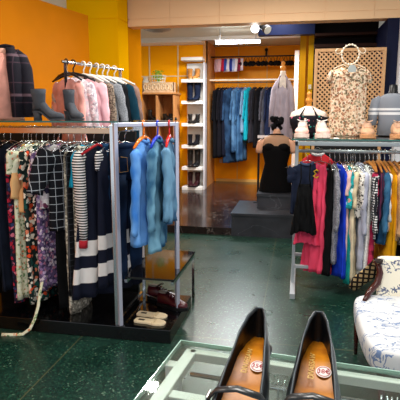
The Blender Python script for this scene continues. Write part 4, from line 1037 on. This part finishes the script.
def pump(label, loc, rz, mirror=1, price='35€', logo='DIVASSAW'):
    L = .25; HH = .05
    g = thing('heeled_shoe', label, 'shoe', loc, rz)
    hwt = [(0, .004), (.015, .0085), (.05, .0115), (.12, .0165), (.3, .0245), (.5, .0305), (.68, .035), (.85, .03), (.96, .018), (1, .006)]
    zt = [(0, HH), (.22, HH*.96), (.45, HH*.55), (.65, .006), (.8, 0), (1, .004)]
    ht = [(0, .052), (.1, .05), (.3, .04), (.5, .036), (.62, .04), (.8, .03), (.95, .02), (1, .01)]
    gt_ = [(0, .75), (.1, .8), (.5, .84), (.68, .8), (.76, .0), (1, 0)]
    rings = []
    N = 44; Q = 9
    for i in range(N+1):
        s = (i/N)**1.25; hw = interp(hwt, s); z = interp(zt, s)+.004; h = interp(ht, s); gp = hw*interp(gt_, s)
        r = []
        def prof(sd):
            out = []
            for q in range(Q):
                u = q/(Q-1); a = u*PI/2
                x = gp+(hw*1.12-gp)*math.sin(min(1, u*1.6)*PI/2) if u < .63 else hw*(1.12-.26*((u-.63)/.37)**2)
                out.append((sd*x, -L*s, z+h*(1-u)))
            return out
        lft = prof(-1); rgt = prof(1)
        rings.append(lft + [(0, -L*s, z)] + rgt[::-1])
    up = MB().loft(rings, (True, True), closed=False)
    up.f = [f for f in up.f if len(f) == 4]
    # heel back closure
    n = len(rings[0]); up.f.append(tuple(range(n)))
    up.build('upper', LEA, g, smooth=True, solid=.0022)
    # lining: slightly inside
    ln = []
    for r in rings[:int(N*.8)]:
        ln.append([(p[0]*.93, p[1]-.0022, p[2]-.0015 if k in (0, len(r)-1) else p[2]+.002) for k, p in enumerate(r)])
    l = MB().loft(ln, (False, False), closed=False)
    l.f.append(tuple(range(n)))
    l.build('lining', LIN, g, smooth=True)
    # rim binding
    m = MB()
    rim = [Vector(r[0]) for r in rings if abs(r[0][0]) > .003]; rim2 = [Vector(r[-1]) for r in rings if abs(r[0][0]) > .003]
    path = rim[::-1]+rim2
    m.tube(path, .0016, 6).build('rim_binding', plain('#3a4248', .3), g, smooth=True)
    # insole
    ir = []
    for i in range(N+1):
        s = .012+.85*i/N; hw = interp(hwt, s)*.86; z = interp(zt, s)+.0085
        ir.append([(-hw, -L*s, z+.002), (-hw*.6, -L*s, z+.0006), (0, -L*s, z), (hw*.6, -L*s, z+.0006), (hw, -L*s, z+.002)])
    MB().loft(ir, (False, False), closed=False).build('insole', INS, g, smooth=True)
    sole_r = []
    for i in range(25):
        s = i/24; hw = interp(hwt, s)*.86; z = interp(zt, s)
        sole_r.append([(-hw, -L*s, z), (hw, -L*s, z), (hw, -L*s, z+.005), (-hw, -L*s, z+.005)])
    MB().loft(sole_r).build('outsole', BLACK, g)
    MB().ell([(0, -.028, 0, .016, .016), (0, -.027, HH*.5, .017, .018), (0, -.03, HH+.002, .024, .028)], 18, .8).build('heel', LEA, g, smooth=True)
    # strap across the instep with buckle
    s = .63; hw = interp(hwt, s)*1.15; z = interp(zt, s); h = interp(ht, s)
    sp_ = [(-hw, -L*s, z+h*.5), (-hw*.99, -L*s, z+h*.85), (-hw*.7, -L*s-.004, z+h+.01), (0, -L*s-.008, z+h+.018), (hw*.7, -L*s-.004, z+h+.01), (hw*.99, -L*s, z+h*.85), (hw, -L*s, z+h*.5)]
    MB().tube(sp_, .006, 10, flat=.4).build('strap', LEA, g, smooth=True)
    bx_ = mirror*hw
    MB().tube([(bx_, -L*s-.008, z+h*.65), (bx_, -L*s-.008, z+h*1.0), (bx_, -L*s+.008, z+h*1.0), (bx_, -L*s+.008, z+h*.65), (bx_, -L*s-.008, z+h*.65)], .0014, 6).build('buckle', plain('#8f9499', .2, 1), g)
    # price sticker and logo lettering
    sz = HH+.0096
    st = MB().ell([(0, 0, 0, .0105, .0105), (0, 0, .0006, .0105, .0105)], 28).build('price_sticker', plain('#f1e6e2', .5), g, loc=(.011, -.078, interp(zt, .078/L)+.0105), rot=(-.0, 0, 0))
    st.rotation_euler = (.28, 0, 0)
    rn = MB().tube([(.0085*math.cos(a), .0085*math.sin(a), .001) for a in [2*PI*k/24 for k in range(25)]], .0004, 4).build('sticker_ring', plain('#c8404c'), st)
    text(st, price, .0105, (0, 0, .0009), 0, plain('#b02a38'), 'price_figures')
    text(g, logo, .0115, (-.005, -.072, interp(zt, .07/L)+.0112), R90, plain('#e2bd6c', .35), 'insole_lettering', rx=0).rotation_euler = (.0, -.16, R90)
    return g
pump('black leather heeled shoe on foreground glass, left of the pair', (-.05, .728, GZ), math.radians(-5), -1)
pump('black leather heeled shoe on foreground glass, right of the pair', (.038, .730, GZ), math.radians(-4), 1, '38€')
